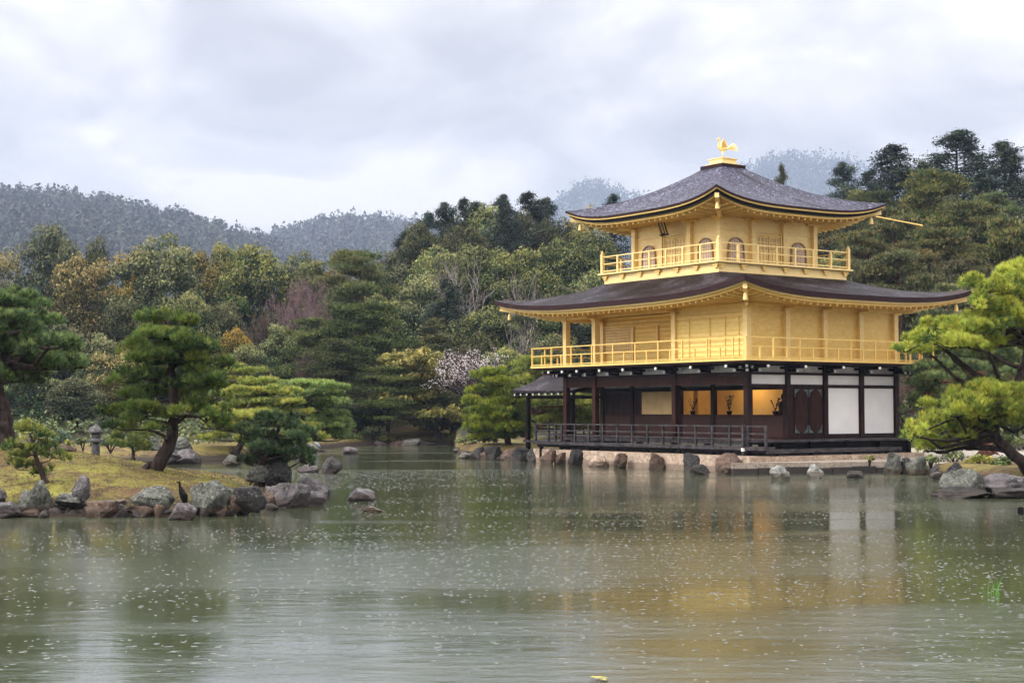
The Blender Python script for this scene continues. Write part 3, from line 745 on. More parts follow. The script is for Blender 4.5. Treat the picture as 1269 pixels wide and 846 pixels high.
# recess: lattice window, boards
m = MB(); S2r.box(m, -L+.12, -4.5*B-.1, 5.05, 6.05, .003, .05); lw = part(m, 'lattice_window', 'screen')
m = MB()
for a in np.arange(-L+.15, -4.5*B-.1, .125): S2r.box(m, a-.02, a+.02, 5.04, 6.06, .052, .075)
for z_ in np.arange(5.06, 6.08, .125): S2r.box(m, -L+.12, -4.5*B-.1, z_-.02, z_+.02, .052, .078)
part(m, 'lattice', 'gold_pale', lw)
for a in (-L, -4.5*B, -3.7*B, -3.0*B, -2.35*B):
    m = MB(); S2r.box(m, a-.06, a+.06, 4.36, 6.2, .003, .09); part(m, 'post', 'gold_pale')
m = MB(); S2r.box(m, -L, -2*B, 6.12, 6.22, .003, .10); S2r.box(m, -L, -4.5*B, 4.98, 5.04, .003, .07); part(m, 'wall_rail', 'gold')
rail(pav, 'second_floor_railing', [(-L-d2+.06, -d2+.06), (d2-.06, -d2+.06), (d2-.06, W+d2-.06), (-L-d2+.06, W+d2-.06)], Z2, (.06, .46, .82), .72, .06, .042, 'gold', closed=True, short=2)

# ---- first storey
for x, y, mt in [(-u*B, 0, 'wood') for u in (0, 2, 4.5, 5.5)]+[(0, k*B, 'wood') for k in (1, 2, 3, 4)]+[(-L, k*B, 'wood') for k in (1, 2, 3, 4)]:
    m = MB(); m.box(x-.115, x+.115, y-.115, y+.115, .42, 4.18); part(m, 'post', 'redwood' if y == 0 and x < -1 else mt)
m = MB(); m.box(-L, -.12, -.06, .06, 3.385, 3.77); part(m, 'front_beam', 'redwood')
m = MB(); m.box(-L-.08, .08, -.08, .08, 3.775, 3.875); m.box(-.081, .081, .081, W+.08, 3.775, 3.875); m.box(-.07, .07, .12, W, 3.275, 3.40); m.box(-.07, .07, B, W, 1.18, 1.405)
m.box(-L-.08, -L+.08, .09, W, 3.775, 3.875); m.box(-L-.08, .08, -.083, .083, 4.14, 4.197); m.box(-.083, .083, .084, W+.08, 4.14, 4.197)
part(m, 'tie_beam', 'wood')
for k in range(4):
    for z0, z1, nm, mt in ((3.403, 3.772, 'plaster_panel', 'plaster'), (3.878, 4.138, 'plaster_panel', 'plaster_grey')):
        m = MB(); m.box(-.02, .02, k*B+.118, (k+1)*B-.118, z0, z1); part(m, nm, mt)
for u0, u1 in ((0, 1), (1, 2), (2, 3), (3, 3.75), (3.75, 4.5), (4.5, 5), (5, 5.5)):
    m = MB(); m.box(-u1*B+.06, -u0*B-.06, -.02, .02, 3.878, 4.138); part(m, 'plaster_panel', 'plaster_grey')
m = MB()
for u in (1, 3, 3.75, 5): m.box(-u*B-.055, -u*B+.055, -.05, .05, 3.878, 4.138)
part(m, 'short_struts', 'wood')
# cantilever brackets with white painted ends
def bracket(x, y, ox, oy):
    m = MB(); b = part(m.bar((x, y, 4.08), (x+ox*1.0, y+oy*1.0, 4.08), .13, .12).bar((x, y, 3.93), (x+ox*.55, y+oy*.55, 3.93), .12, .11), 'bracket', 'black')
    t = MB()
    for r, z in ((1.0, 4.08), (.55, 3.93)): t.bar((x+ox*(r+.002), y+oy*(r+.002), z), (x+ox*(r+.05), y+oy*(r+.05), z), .10, .10)
    part(t, 'white_tip', 'tip', b)
    s_ = MB(); tx, ty = (1, 0) if oy and not ox else ((0, 1) if ox and not oy else (0, 0))
    if tx or ty:
        s_.box(x-.42*tx-.05, x+.42*tx+.05, y-.42*ty-.05+oy*.12, y+.42*ty+.05+oy*.12, 4.00, 4.10)
        part(s_, 'cross_arm', 'black', b)
        for q in (-1, 1):
            t = MB(); x_, y_ = x+q*.48*tx, y+q*.48*ty+oy*.12; t.box(x_-.05, x_+.05, y_-.05, y_+.05, 4.0, 4.1); part(t, 'white_tip', 'tip', b)
for u in (1, 2, 3, 3.75, 4.5, 5): bracket(-u*B, -.03, 0, -1)
for k in (1, 2, 3): bracket(.03, k*B, 1, 0)
for x, y, ox, oy in ((0, 0, .75, -.75), (-L, 0, -.75, -.75), (0, W, .75, .75)): bracket(x, y, ox, oy)
bracket(-.08, -.03, 0, -1); bracket(.03, .08, 1, 0); bracket(.03, W-.05, 1, 0); bracket(-L+.05, -.03, 0, -1)
# east wall: double doors in the second bay, white boards in the last two
m = MB(); m.box(-.03, .03, B+.118, 2*B-.118, 1.41, 3.272); part(m, 'door_surround', 'redwood')
for c in (1.33, 1.70):
    m = MB(); yc = c*B+.02; m.box(.032, .075, yc-.37, yc+.37, 1.45, 3.22); dr = part(m, 'door', 'wood')
    m = MB(); outline_prism(m, Face((.077, 0), (0, 1), (1, 0)), yc, [(-.30, 1.75), (-.26, 1.6), (-.14, 1.5), (.14, 1.5), (.26, 1.6), (.30, 1.75), (.30, 2.92), (.26, 3.07), (.14, 3.17), (-.14, 3.17), (-.26, 3.07), (-.30, 2.92)], .0, .02); part(m, 'door_panel', 'redwood', dr)
    m = MB()
    for q in (-1, 1):
        for z_, dz in ((1.46, 1), (3.21, -1)):
            v = [(.08, yc+q*.365, z_), (.08, yc+q*.365, z_+dz*.34), (.08, yc+q*.30, z_+dz*.15), (.08, yc+q*.17, z_+dz*.05), (.08, yc+q*.08, z_)]
            m.add(v+[(.105, b, c_) for a, b, c_ in v], [(0, 1, 2, 3, 4), (9, 8, 7, 6, 5)]+[(i, (i+1) % 5, 5+(i+1) % 5, 5+i) for i in range(5)])
    part(m, 'corner_fitting', 'metalfit', dr)
for k in (2, 3):
    m = MB(); m.box(-.03, .03, k*B+.118, (k+1)*B-.118, 1.41, 3.272); part(m, 'plaster_panel', 'plaster')
m = MB()
for k in (2, 3): m.box(.031, .045, k*B+.118, k*B+.16, 1.41, 3.27); m.box(.031, .045, (k+1)*B-.16, (k+1)*B-.118, 1.41, 3.27)
part(m, 'panel_edging', 'redwood')
# inner wall behind the open veranda
yB = B
for u in (0, 1, 2, 3, 4.5, 5.5):
    m = MB(); m.box(-u*B-.10, -u*B+.10, yB-.10, yB+.10, 1.2, 3.62); part(m, 'inner_post', 'wood') if u else None
m = MB(); m.box(-L, -.1, yB-.07, yB+.07, 3.20, 3.37); part(m, 'inner_lintel', 'black')
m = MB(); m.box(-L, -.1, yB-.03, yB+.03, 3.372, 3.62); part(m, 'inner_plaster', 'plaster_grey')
for u0, u1 in ((0, 1), (1, 2), (2, 3), (3, 4.5), (4.5, 5.5)):
    m = MB(); m.box(-u1*B+.105, -u0*B-.105, yB-.035, yB+.035, 1.22, 2.19); wp = part(m, 'wainscot_panel', 'darklattice')
    m = MB(); a0, a1 = -u1*B+.105, -u0*B-.105
    m.box(a0, a1, yB-.06, yB-.037, 2.12, 2.19); m.box(a0, a1, yB-.06, yB-.037, 1.22, 1.30); m.box(a0, a0+.06, yB-.06, yB-.037, 1.3, 2.12); m.box(a1-.06, a1, yB-.06, yB-.037, 1.3, 2.12)
    part(m, 'panel_frame', 'redwood', wp)
m = MB(); m.box(-4.2*B, -3.1*B, yB-.03, yB+.03, 2.2, 3.19); part(m, 'sliding_screen', 'screen')
m = MB(); m.box(-4.5*B+.1, -4.2*B-.003, yB-.03, yB+.03, 2.2, 3.19); m.box(-5.5*B+.1, -4.5*B-.1, yB-.03, yB+.03, 2.2, 3.19); part(m, 'dark_shutter', 'wood')
m = MB(); m.box(-4.245*B, -4.20*B-.001, yB-.05, yB+.04, 2.2, 3.19); part(m, 'shutter_edge', 'redwood')
m = MB()
m.box(-3.0*B-.3, -3*B-.02, yB+2.35, yB+2.55, 1.2, 3.62)
for x_ in (-2.62*B, -1.55*B, -.32*B): m.box(x_-.07, x_+.07, yB+1.1, yB+1.24, 1.2, 3.62)
part(m, 'room_pillars', 'redwood')
m = MB(); m.box(-3.1*B, -.05, yB+2.3, yB+2.4, 1.2, 3.62); m.box(-3.1*B-.1, -3.1*B, yB+.1, yB+2.4, 1.2, 3.62); part(m, 'room_wall', 'room')
m = MB(); m.box(-3.1*B, -.06, yB+.036, yB+.55, 2.12, 2.18); part(m, 'window_ledge', 'wood')
m = MB(); m.box(-L+.05, -.05, .05, W-.05, 3.625, 3.70); part(m, 'veranda_ceiling', 'wood')
m = MB(); m.box(-L+.0, -L+.06, B, W, 1.2, 3.62); m.box(-L, 0, W-.06, W, 1.2, 3.62); m.box(-.06, -.032, B, W, 1.2, 3.62); part(m, 'rear_wall', 'wood')
m = MB(); m.box(-L-.1, .1, -.14, W, 1.04, 1.2); part(m, 'main_floor', 'greywood')
# decks
m = MB(); m.box(-13.4, 1.62, -.60, -.143, .90, .975); m.box(-13.4, -L-.103, -.141, 2.0, .90, .975); m.box(-13.45, 1.67, -.66, -.602, .84, .985); part(m, 'south_deck', 'greywood')
m = MB(); m.box(-13.3, 1.55, -.50, -.38, .72, .895); part(m, 'deck_beam', 'black')
m = MB(); m.box(.103, .98, -.10, 8.75, 1.13, 1.215); part(m, 'east_deck', 'greywood')
m = MB(); m.box(.985, 1.60, -.141, 6.9, .80, .875); m.box(1.602, 1.66, -.6, 6.95, .73, .885); part(m, 'east_step', 'greywood')
m = MB()
for y in (.2, 2.1, 4.2, 6.4): m.box(1.25, 1.37, y, y+.12, .40, .795)
for y in (.6, 2.6, 4.6, 6.6, 8.4): m.box(.70, .82, y, y+.12, .40, 1.125)
m.box(.6, .66, -.05, 8.6, .42, 1.12)
part(m, 'deck_legs', 'black')
for k, x in enumerate([-13.1]+list(np.arange(-11.6, .3, 2.0))):
    m = MB(); m.box(x-.07, x+.07, -.47, -.33, .12, .72); part(m, 'deck_post', 'black')
r1 = rail(pav, 'deck_railing', [(-13.32, 1.7), (-13.32, -.56), (1.56, -.56)], .975, (.30, .50, .785), 1.0, .085, .055, 'greywood')
m = MB(); m.box(.40, .50, -.73, -.63, .42, 1.80); part(m, 'newel_post', 'greywood'); m = MB(); m.box(.39, .51, -.74, -.62, .80, .92); part(m, 'newel_cap', 'tip')
# foundation
m = MB()
fnd = [(-13.75, -.45), (-10, -.62), (-6, -.9), (-2, -1.15), (1.6, -1.5), (1.9, -.2), (1.9, 8.0), (-13.5, 8.0)]
n = len(fnd); m.add([(x, y, -.8) for x, y in fnd]+[(x, y+.05, .62) for x, y in fnd], [tuple(range(n)), tuple(range(n, 2*n))[::-1]]+[(i, (i+1) % n, n+(i+1) % n, n+i) for i in range(n)])
part(m, 'foundation', 'stonewall')
# fishing annex on the west side
r_ = empty('annex', (0, 0, 0)); r_.parent = pav; r_.location = (-14-CX, 2.4-CY, .4)
m = MB(); xs = np.linspace(-16.6, -11.9, 12); n_ = 10; yc = 2.4; hy = 2.0
for sgn in (-1, 1):
    v = []; f = []
    for i, x in enumerate(xs):
        for j in range(n_+1):
            t = j/n_; e = ((i/11)-.5)*2; z = 3.28+.80*(.45*t+.55*t*t)+.10*abs(min(e, 0))**2*1.0
            v.append((x+(.0), yc+sgn*hy*(1-t), z+.0))
    for i in range(11):
        for j in range(n_): p_ = i*(n_+1)+j; f.append((p_, p_+n_+1, p_+n_+2, p_+1) if sgn < 0 else (p_, p_+1, p_+n_+2, p_+n_+1))
    N = len(v); m.add(v+[(x, y, z-.11) for x, y, z in v], f+[tuple(q+N for q in g[::-1]) for g in f])
    for i in range(11): m.add([v[i*(n_+1)], v[(i+1)*(n_+1)], tuple(np.array(v[(i+1)*(n_+1)])-(0, 0, .11)), tuple(np.array(v[i*(n_+1)])-(0, 0, .11))], [(0, 1, 2, 3)])
    for j in range(n_): m.add([v[j], v[j+1], tuple(np.array(v[j+1])-(0, 0, .11)), tuple(np.array(v[j])-(0, 0, .11))], [(0, 1, 2, 3)])
part(m, 'annex_roof', 'shingle_b', r_, smooth=False)
m = MB(); m.box(-16.75, -11.9, yc-.12, yc+.12, 4.06, 4.17); part(m, 'annex_ridge', 'barkedge', r_)
m = MB()
for i in range(10): m.bar((-16.4+i*.5, yc-hy+.05, 3.14), (-16.4+i*.5, yc, 3.80), .06, .07)
part(m, 'annex_rafters', 'wood', r_)
m = MB()
for i in range(10): m.box(-16.43+i*.5, -16.37+i*.5, yc-hy+.0, yc-hy+.045, 3.08, 3.17)
part(m, 'white_tip', 'tip', r_)
m = MB(); m.box(-16.3, -11.9, 1.02, 1.12, 2.93, 3.08); m.box(-16.3, -11.9, 3.7, 3.8, 2.93, 3.08); m.box(-16.3, -16.2, 1.0, 3.8, 2.93, 3.08); part(m, 'annex_beam', 'black', r_)
for x, y in ((-16.2, 1.07), (-16.2, 3.75), (-12.3, 3.75)):
    m = MB(); m.box(x-.09, x+.09, y-.09, y+.09, -.6, 3.3); part(m, 'annex_post', 'black', r_)
m = MB(); m.box(-16.4, -11.85, .9, 3.95, .86, .96); part(m, 'annex_floor', 'greywood', r_)
rail(r_, 'annex_railing', [(-13.4, 3.9), (-16.35, 3.9), (-16.35, 1.2)], .96, (.30, .6), .9, .07, .05, 'wood') if 0 else None
m = MB()
for z_ in (1.22, 1.5): m.bar((-16.35, 3.9, z_), (-12, 3.9, z_), .05, .05)
for x in np.arange(-16.35, -12, .85): m.box(x-.03, x+.03, 3.87, 3.93, .96, 1.52)
part(m, 'annex_railing', 'wood', r_)

# warm lamp burning inside the room
ll = bpy.data.lights.new('room_lamp', 'POINT'); ll.energy = 42; ll.color = (1.0, .66, .30); ll.shadow_soft_size = .07
lo = bpy.data.objects.new('room_lamp', ll); COL.objects.link(lo); lo.location = (-1.9*B, yB+1.3, 3.52)
ll2 = ll.copy(); lo2 = bpy.data.objects.new('room_lamp', ll2); COL.objects.link(lo2); lo2.location = (-.35*B, yB+1.2, 3.52); ll2.energy = 28
# flowers standing on the ledge inside, and a seated figure
def flower_pot(px, lab, seed, hh):
    r = random.Random(seed); x = None
    # plan position on the ledge under the pixel column
    for q in np.linspace(-3.1*B, -.1, 300):
        p_, _ = pxD(q, yB+.28)
        if p_ >= px: x = q; break
    e = empty('potted_plant', (x, yB+.28, 2.182), lab, 'plant', 'potted flowers on the window ledge')
    m = MB(); m.lathe((x, yB+.28, 2.182), [(.07, 0), (.09, .03), (.12, .14), (.125, .16), (.11, .16)], 12); m.build('pot', MAT['black'], e)
    m = MB(); lv = MB()
    for i in range(8):
        a = r.uniform(0, 2*PI); p0 = Vector((x, yB+.28, 2.32)); pts = [p0]
        for k in range(4):
            a += r.uniform(-.5, .5); p0 = p0+Vector((math.cos(a)*.05, math.sin(a)*.04, hh/4*r.uniform(.6, 1.0))); pts.append(p0)
            c = p0; w = r.uniform(.04, .085)
            an = r.uniform(0, PI)
            v = [c+Vector((w*math.cos(an), 0, w*math.sin(an))), c+Vector((-w*.4*math.sin(an), w*.3, w*.6*math.cos(an))), c-Vector((w*math.cos(an), 0, w*math.sin(an))), c+Vector((w*.5*math.sin(an), -w*.3, -w*.6*math.cos(an)))]
            lv.add(v, [(0, 1, 2, 3)])
        m.tube(pts, .008, 5)
    m.build('stems', MAT['black'], e); lv.build('leaves', simple('dark_red_leaves', (.04, .015, .012), (.10, .03, .02), 8, .6), e)
flower_pot(858, 'low spreading flower pot in the lit window left of the middle inner post', 3, .62)
flower_pot(903, 'tall sprig of flowers in the lit window just left of the corner post', 4, .8)
flower_pot(960, 'dark potted flower on the ledge in the window right of the corner post', 7, .62)
x = -.78*B; e = empty('seated_statue', (x, yB+1.5, 1.9), 'dark seated temple statue in the lit room right of the corner post', 'statue')
m = MB(); m.lathe((x, yB+1.5, 1.2), [(.5, 0), (.5, .12), (.42, .2), (.44, .75), (.5, .9), (.3, .95)], 16); m.build('pedestal', MAT['black'], e)
m = MB(); m.lathe((x, yB+1.5, 2.1), [(.40, 0), (.42, .10), (.30, .18), (.21, .30), (.24, .50), (.22, .60), (.08, .66), (.07, .70), (.11, .75), (.125, .84), (.09, .93), (.05, .97), (.04, 1.0)], 16); m.build('figure', MAT['wood'], e, smooth=True)
#@@PART3

# ------------------------------------------------------------------ stone landing, rocks
def rock_mesh(seed, sub=4, cuts=9, rough=.10, lo=.62, hi=.95, flat=0.0):
    bm = bmesh.new(); bmesh.ops.create_icosphere(bm, subdivisions=sub, radius=1)
    v = np.array([p.co[:] for p in bm.verts]); f = np.array([[q.index for q in p.verts] for p in bm.faces]); bm.free()
    r = np.random.default_rng(seed); cuts = int(cuts*1.7)
    for i in range(cuts):
        n = r.normal(size=3); n[2] = n[2]*(.7) + (.25 if i % 3 == 0 else 0); n /= np.linalg.norm(n); d = r.uniform(lo-.14, hi-.10)
        q = v@n; v = v-np.maximum(q-d, 0)[:, None]*n*.93
    if flat: v[:, 2] = np.minimum(v[:, 2], flat+.04*v[:, 0])
    off = Vector((seed*3.1, seed*1.7, 0))
    for i in range(len(v)):
        p = Vector(v[i])+off
        s = mnoise.noise(p*1.3)*rough*1.0+mnoise.noise(p*3.1)*rough*.8-abs(mnoise.noise(p*4.5))*rough*1.5+mnoise.noise(p*9)*rough*.5+mnoise.noise(p*17)*rough*.35
        v[i] *= 1+s*1.25
    return v, f
ROCKN = [0]
def rock(px, ytop, ybot, wpx, label, mat='rock_green', D=None, seed=None, flat=0, tilt=0, group=None, name='rock', zb=None, depth=.9, lo=.62, sub=4, cuts=9):
    """a rock whose foot shows at ybot; D from the water plane unless given"""
    ROCKN[0] += 1; seed = seed or ROCKN[0]*7+3
    if D is None: D = float((on(px, ybot, 0.0)-CAM)@HF)
    sc = D/FPX; w = wpx*sc/2*1.12; zt = at(px, ytop, D)[2]; z0 = at(px, ybot, D)[2] if zb is None else zb
    h = zt-z0; v, f = rock_mesh(seed, sub, cuts, flat=flat, lo=lo)
    lo_z = -.45
    v = v - [0, 0, 0]; zmin, zmax = lo_z, v[:, 2].max()
    v[:, 2] = (v[:, 2]-zmin)/(zmax-zmin)*h
    v[:, 0] *= w/np.abs(v[:, 0]).max(); dw = min(max(w*depth, .15), 1.4); v[:, 1] *= dw/np.abs(v[:, 1]).max()
    a = tilt; v[:, [0, 2]] = np.stack([v[:, 0]*math.cos(a)-v[:, 2]*math.sin(a), v[:, 0]*math.sin(a)+v[:, 2]*math.cos(a)], -1)
    c = at(px, ybot, D+dw*.55); 
    X = c[0]+HR[0]*v[:, 0]+HF[0]*v[:, 1]; Y = c[1]+HR[1]*v[:, 0]+HF[1]*v[:, 1]; Z = z0+v[:, 2]
    o = link_mesh(name, np.stack([X, Y, Z], -1), [f], MAT[mat], None, False, (c[0], c[1], z0)); o.location = (c[0], c[1], z0)
    return tag(o, label, 'rock', group)
GI = 'rocks edging the islet'
rock(-12, 603, 637, 40, 'grey rock cut by the left edge of the photo on the islet shore', 'rock_purple', group=GI)
rock(8, 622, 642, 46, 'low smooth grey slab rock in the water at the far left of the islet', 'rock_purple', group=GI)
rock(34, 606, 632, 26, 'small pale rock between the left edge and the small leaning pine', 'rock_green', D=34.75, group=GI)
rock(50, 594, 630, 30, 'upright grey lichened rock below the small leaning pine', 'rock_green', D=34.75, group=GI)
rock(52, 616, 637, 38, 'reddish low rock under the upright rock below the small pine', 'rock_red', group=GI)
rock(82, 618, 637, 44, 'low brown rock between the upright rock and the jagged white-veined rock', 'rock_dark', group=GI)
rock(84, 611, 624, 34, 'flat lichened cap rock above the low brown rock on the islet', 'rock_green', D=34.75, group=GI)
rock(107, 588, 619, 26, 'jagged dark rock with white veins leaning on the moss bank', 'rock_purple', D=34.75, tilt=.35, group=GI, lo=.5)
rock(133, 620, 641, 54, 'wide flat-topped block rock at the water left of the big lichened boulder', 'rock_red', flat=.35, group=GI)
rock(150, 625, 641, 26, 'cracked grey wedge rock right of the flat-topped block', 'rock_purple', group=GI)
rock(188, 602, 630, 54, 'big green-lichened boulder left of the black cormorant', 'rock_green', D=34.75, group=GI)
rock(186, 625, 640, 60, 'brown wet ledge rock beneath the big green-lichened boulder', 'rock_red', flat=.3, group=GI)
corm_rock = rock(228, 623, 644, 34, 'low pointed rock in the water under the cormorant', 'rock_purple', group=GI)
rock(260, 595, 630, 60, 'largest round lichened boulder right of the cormorant', 'rock_green', D=34.75, group=GI, cuts=6)
rock(261, 622, 638, 50, 'brown wet foot rock under the largest round boulder', 'rock_red', group=GI)
rock(279, 626, 639, 22, 'small white-spotted rock at the foot of the largest boulder', 'rock_pale', group=GI)
rock(290, 612, 634, 16, 'narrow orange-stained rock right of the largest boulder', 'rock_red', D=34.75, group=GI)
rock(311, 603, 631, 38, 'dark square-topped mossy rock between the two big end boulders', 'rock_dark', flat=.4, D=34.75, group=GI)
rock(332, 608, 626, 20, 'mossy yellow-brown rock beside the dark square-topped rock', 'rock_red', D=37.2, group=GI)
rock(342, 614, 627, 18, 'small ochre stone at the water right of the mossy yellow rock', 'rock_red', D=37.9, group=GI)
rock(356, 598, 629, 56, 'wide wet grey boulder with a dark hollow at the right end of the islet', 'rock_purple', group=GI)
rock(384, 591, 622, 42, 'pale ribbed boulder at the right tip of the islet', 'rock_purple', D=40.5, group=GI)
rock(390, 608, 626, 30, 'low wet rock in front of the pale ribbed tip boulder', 'rock_purple', group=GI)
rock(347, 568, 598, 40, 'black rounded rock under the dark dwarf pine', 'rock_dark', D=40.0, group=GI)
rock(322, 575, 596, 30, 'grey rock at the left foot of the dark dwarf pine', 'rock_green', D=40.0, group=GI)
GP = 'rocks standing alone in the pond'
rock(413, 565, 587, 29, 'solitary black block rock in the pond right of the dark dwarf pine', 'rock_dark', group=GP, lo=.5)
rock(447, 604, 621, 33, 'humped rock in open water, larger of the near pair', 'rock_purple', group=GP)
rock(461, 627, 634, 25, 'flat low rock just above the water, smaller of the near pair', 'rock_red', group=GP)
rock(434, 553, 562, 19, 'small grey rock in the pond off the far shore', 'rock_purple', group=GP)
rock(382, 576, 585, 26, 'low rock in the water between the dwarf pine and the black block rock', 'rock_purple', group=GP)
GB = 'rocks on the channel shore behind the islet'
for a in [(215, 555, 575, 40, 'dark blue-grey boulder right of the large pine trunk behind the islet', 'rock_dark'), (236, 556, 575, 34, 'white-marked boulder behind the islet, next to the dark blue boulder', 'rock_purple'),
          (243, 545, 563, 34, 'pale lichened rock above the white-marked boulder across the channel', 'rock_pale'), (222, 541, 558, 30, 'grey rock just right of the large pine trunk, across the channel', 'rock_green'),
          (274, 546, 563, 44, 'domed purple-grey boulder across the channel below the yellow pine', 'rock_purple'), (285, 563, 577, 24, 'small mottled rock in the channel behind the islet crest', 'rock_green'),
          (303, 552, 566, 22, 'pale rock beside the dwarf pine across the channel', 'rock_pale'), (188, 540, 556, 26, 'grey rock left of the large pine trunk, across the channel', 'rock_green'),
          (375, 548, 560, 40, 'long low grey rock under the green garden pine on the far channel shore', 'rock_green'), (60, 545, 556, 30, 'low dark rock on the shore behind the islet, left of the lantern', 'rock_dark')]:
    rock(*a, group=GB, D=max(float(interp(a[0], SH_X, SH_D))-.3, 60) if a[2] < 563 else None)
hr_ = rock(393, 556, 562, 20, 'small dark rock under the heron at the shore', 'rock_dark', group=GB, D=88)
rock(82, 551, 560, 34, 'rounded brown stone lying in the moss on the islet crest', 'rock_red', D=hit(island_z, 82, 559), group='rocks edging the islet')
GS = 'rocks on the far shore and cape'
for a in [(492, 546, 554, 26, 'low brown rocks heap on the far shore left of the leaning trunk', 'rock_red'), (508, 543, 552, 28, 'pale pointed rock on the far shore left of the leaning trunk', 'rock_pale'), (527, 546, 554, 26, 'dark flat rock at the foot of the leaning shore tree', 'rock_dark'),
          (470, 545, 553, 20, 'small purple rock at the far shore below the dark pines', 'rock_purple'), (577, 560, 570, 16, 'pale rock at the tip of the cape in front of the shore pine', 'rock_pale'), (594, 553, 572, 24, 'big blue-grey rock on the cape below the round green pine', 'rock_dark'),
          (614, 552, 571, 24, 'dark rounded rock on the cape right of the big blue-grey rock', 'rock_dark'), (605, 556, 570, 18, 'ochre rock between the two dark rocks of the cape', 'rock_red'), (632, 556, 572, 28, 'long ochre rock at the right of the cape', 'rock_red'),
          (648, 553, 573, 26, 'blue-grey rock at the foot of the leaning red trunk', 'rock_dark'), (662, 555, 575, 18, 'black rock against the left end of the stone foundation', 'rock_dark')]:
    rock(*a, group=GS, D=float(interp(a[0], SH_X, SH_D))-.4)
GF = 'rocks set along the pavilion foundation'
def foot(x, y): p_, D = pxD(x, y); return D
for px, yt, yb, w_, lb, mt in [(679, 556, 575, 20, 'tan rock at the foundation, leftmost under the deck', 'rock_red'), (696, 560, 575, 18, 'brown pitted rock second along the foundation', 'rock_red'), (713, 555, 577, 18, 'dark pointed rock under the deck, third along the foundation', 'rock_dark'),
                               (770, 561, 579, 18, 'grey squat rock under the deck near the middle of the foundation', 'rock_red'), (813, 560, 581, 20, 'grey-brown rock under the deck right of the middle', 'rock_red'), (742, 564, 578, 24, 'flat tan rock between two deck posts', 'stonewall'),
                               (856, 560, 585, 20, 'dark upright rock under the deck, last but one before the corner', 'rock_dark'), (869, 575, 588, 22, 'low black wet rock at the water in front of the foundation', 'rock_dark'), (904, 561, 587, 32, 'large russet rock at the foundation near the corner post', 'rock_red')]:
    rock(px, yt, yb, w_, lb, mt, group=GF)
GR = 'rocks along the landing and the right shore'
rock(965, 576, 594, 26, 'pale grey rock in the water before the landing, left one', 'rock_pale', group=GR)
rock(1008, 574, 592, 22, 'white-streaked rock in the water before the landing, right one', 'rock_pale', group=GR)
rock(1062, 583, 592, 26, 'flat dark stone at the water below the yellow weed', 'rock_dark', group=GR)
rock(1108, 560, 588, 26, 'tall green-grey rock at the right end of the landing', 'rock_green', D=56.3, group=GR, zb=0)
rock(1139, 565, 588, 32, 'grey lichened rock right of the tall rock at the landing end', 'rock_green', D=55.8, group=GR, zb=0)
rock(1124, 566, 584, 14, 'black rock wedged between two grey rocks at the landing end', 'rock_dark', D=56.4, group=GR, zb=0)
rock(1163, 574, 590, 20, 'dark rock in the bank left of the big shore boulders', 'rock_dark', D=54, group=GR, zb=0)
rock(1185, 572, 592, 28, 'small shaded rock behind the big shore boulder', 'rock_dark', D=49, group=GR, zb=0)
rock(1196, 580, 614, 62, 'big green-grey boulder on the right shore under the foreground pine', 'rock_green', D=42.8, group=GR, zb=0, cuts=7)
rock(1190, 603, 617, 62, 'dark wet ledge rock under the big right shore boulder', 'rock_dark', group=GR)
rock(1248, 586, 614, 66, 'wide purple-grey boulder at the right edge of the photo', 'rock_purple', D=42.6, group=GR, zb=0, cuts=7)
rock(1250, 605, 617, 56, 'dark wet ledge rock under the wide boulder at the right edge', 'rock_dark', group=GR)
rock(1130, 502, 524, 15, 'white rounded stone among the shrubs right of the pavilion', 'slab' if 0 else 'rock_pale', D=66, group=None)
rock(1122, 495, 506, 9, 'smaller white stone behind the shrubs right of the pavilion', 'rock_pale', D=70, group=None)
# little stones wedged along the waterline of the islet
rw = np.random.default_rng(50)
fr_ = [(-60, 33.7), (0, 34.2), (130, 34.4), (230, 34.2), (300, 35.0), (335, 36.6), (388, 39.4), (402, 42.2)]
cum = np.linspace(-60, 402, 30)+rw.normal(size=30)*4
for i, px in enumerate(cum):
    D = float(np.interp(px, [a for a, b in fr_], [b for a, b in fr_]))+rw.uniform(-.05, .45); h = rw.uniform(6, 15); yb = 508+2.38*FPX/D
    rock(px+rw.uniform(-4, 4), yb-h, yb, rw.uniform(9, 24), 'small stone wedged in the waterline row along the islet edge', ['rock_dark', 'rock_red', 'rock_dark', 'rock_purple', 'rock_dark'][i % 5], D=D, group='small stones along the islet waterline', name='stone', sub=3, zb=0)
for i, px in enumerate(np.linspace(566, 668, 12)):
    D = float(interp(px, SH_X, SH_D))+rw.uniform(-.3, .3); yb = 508+2.38*FPX/D
    rock(px, yb-rw.uniform(4, 9), yb, rw.uniform(9, 18), 'small stone packed along the waterline of the cape', ['rock_dark', 'rock_red', 'rock_purple'][i % 3], D=D, group='small stones along the cape', name='stone', sub=3, zb=0)
for i, px in enumerate(np.linspace(1092, 1300, 16)):
    D = float(interp(px, SH_X, SH_D))+rw.uniform(-.2, .5); yb = 508+2.38*FPX/D
    rock(px, yb-rw.uniform(5, 11), yb, rw.uniform(10, 22), 'small stone packed along the right shore waterline', ['rock_dark', 'rock_green', 'rock_purple'][i % 3], D=D, group='small stones along the right shore', name='stone', sub=3, zb=0)
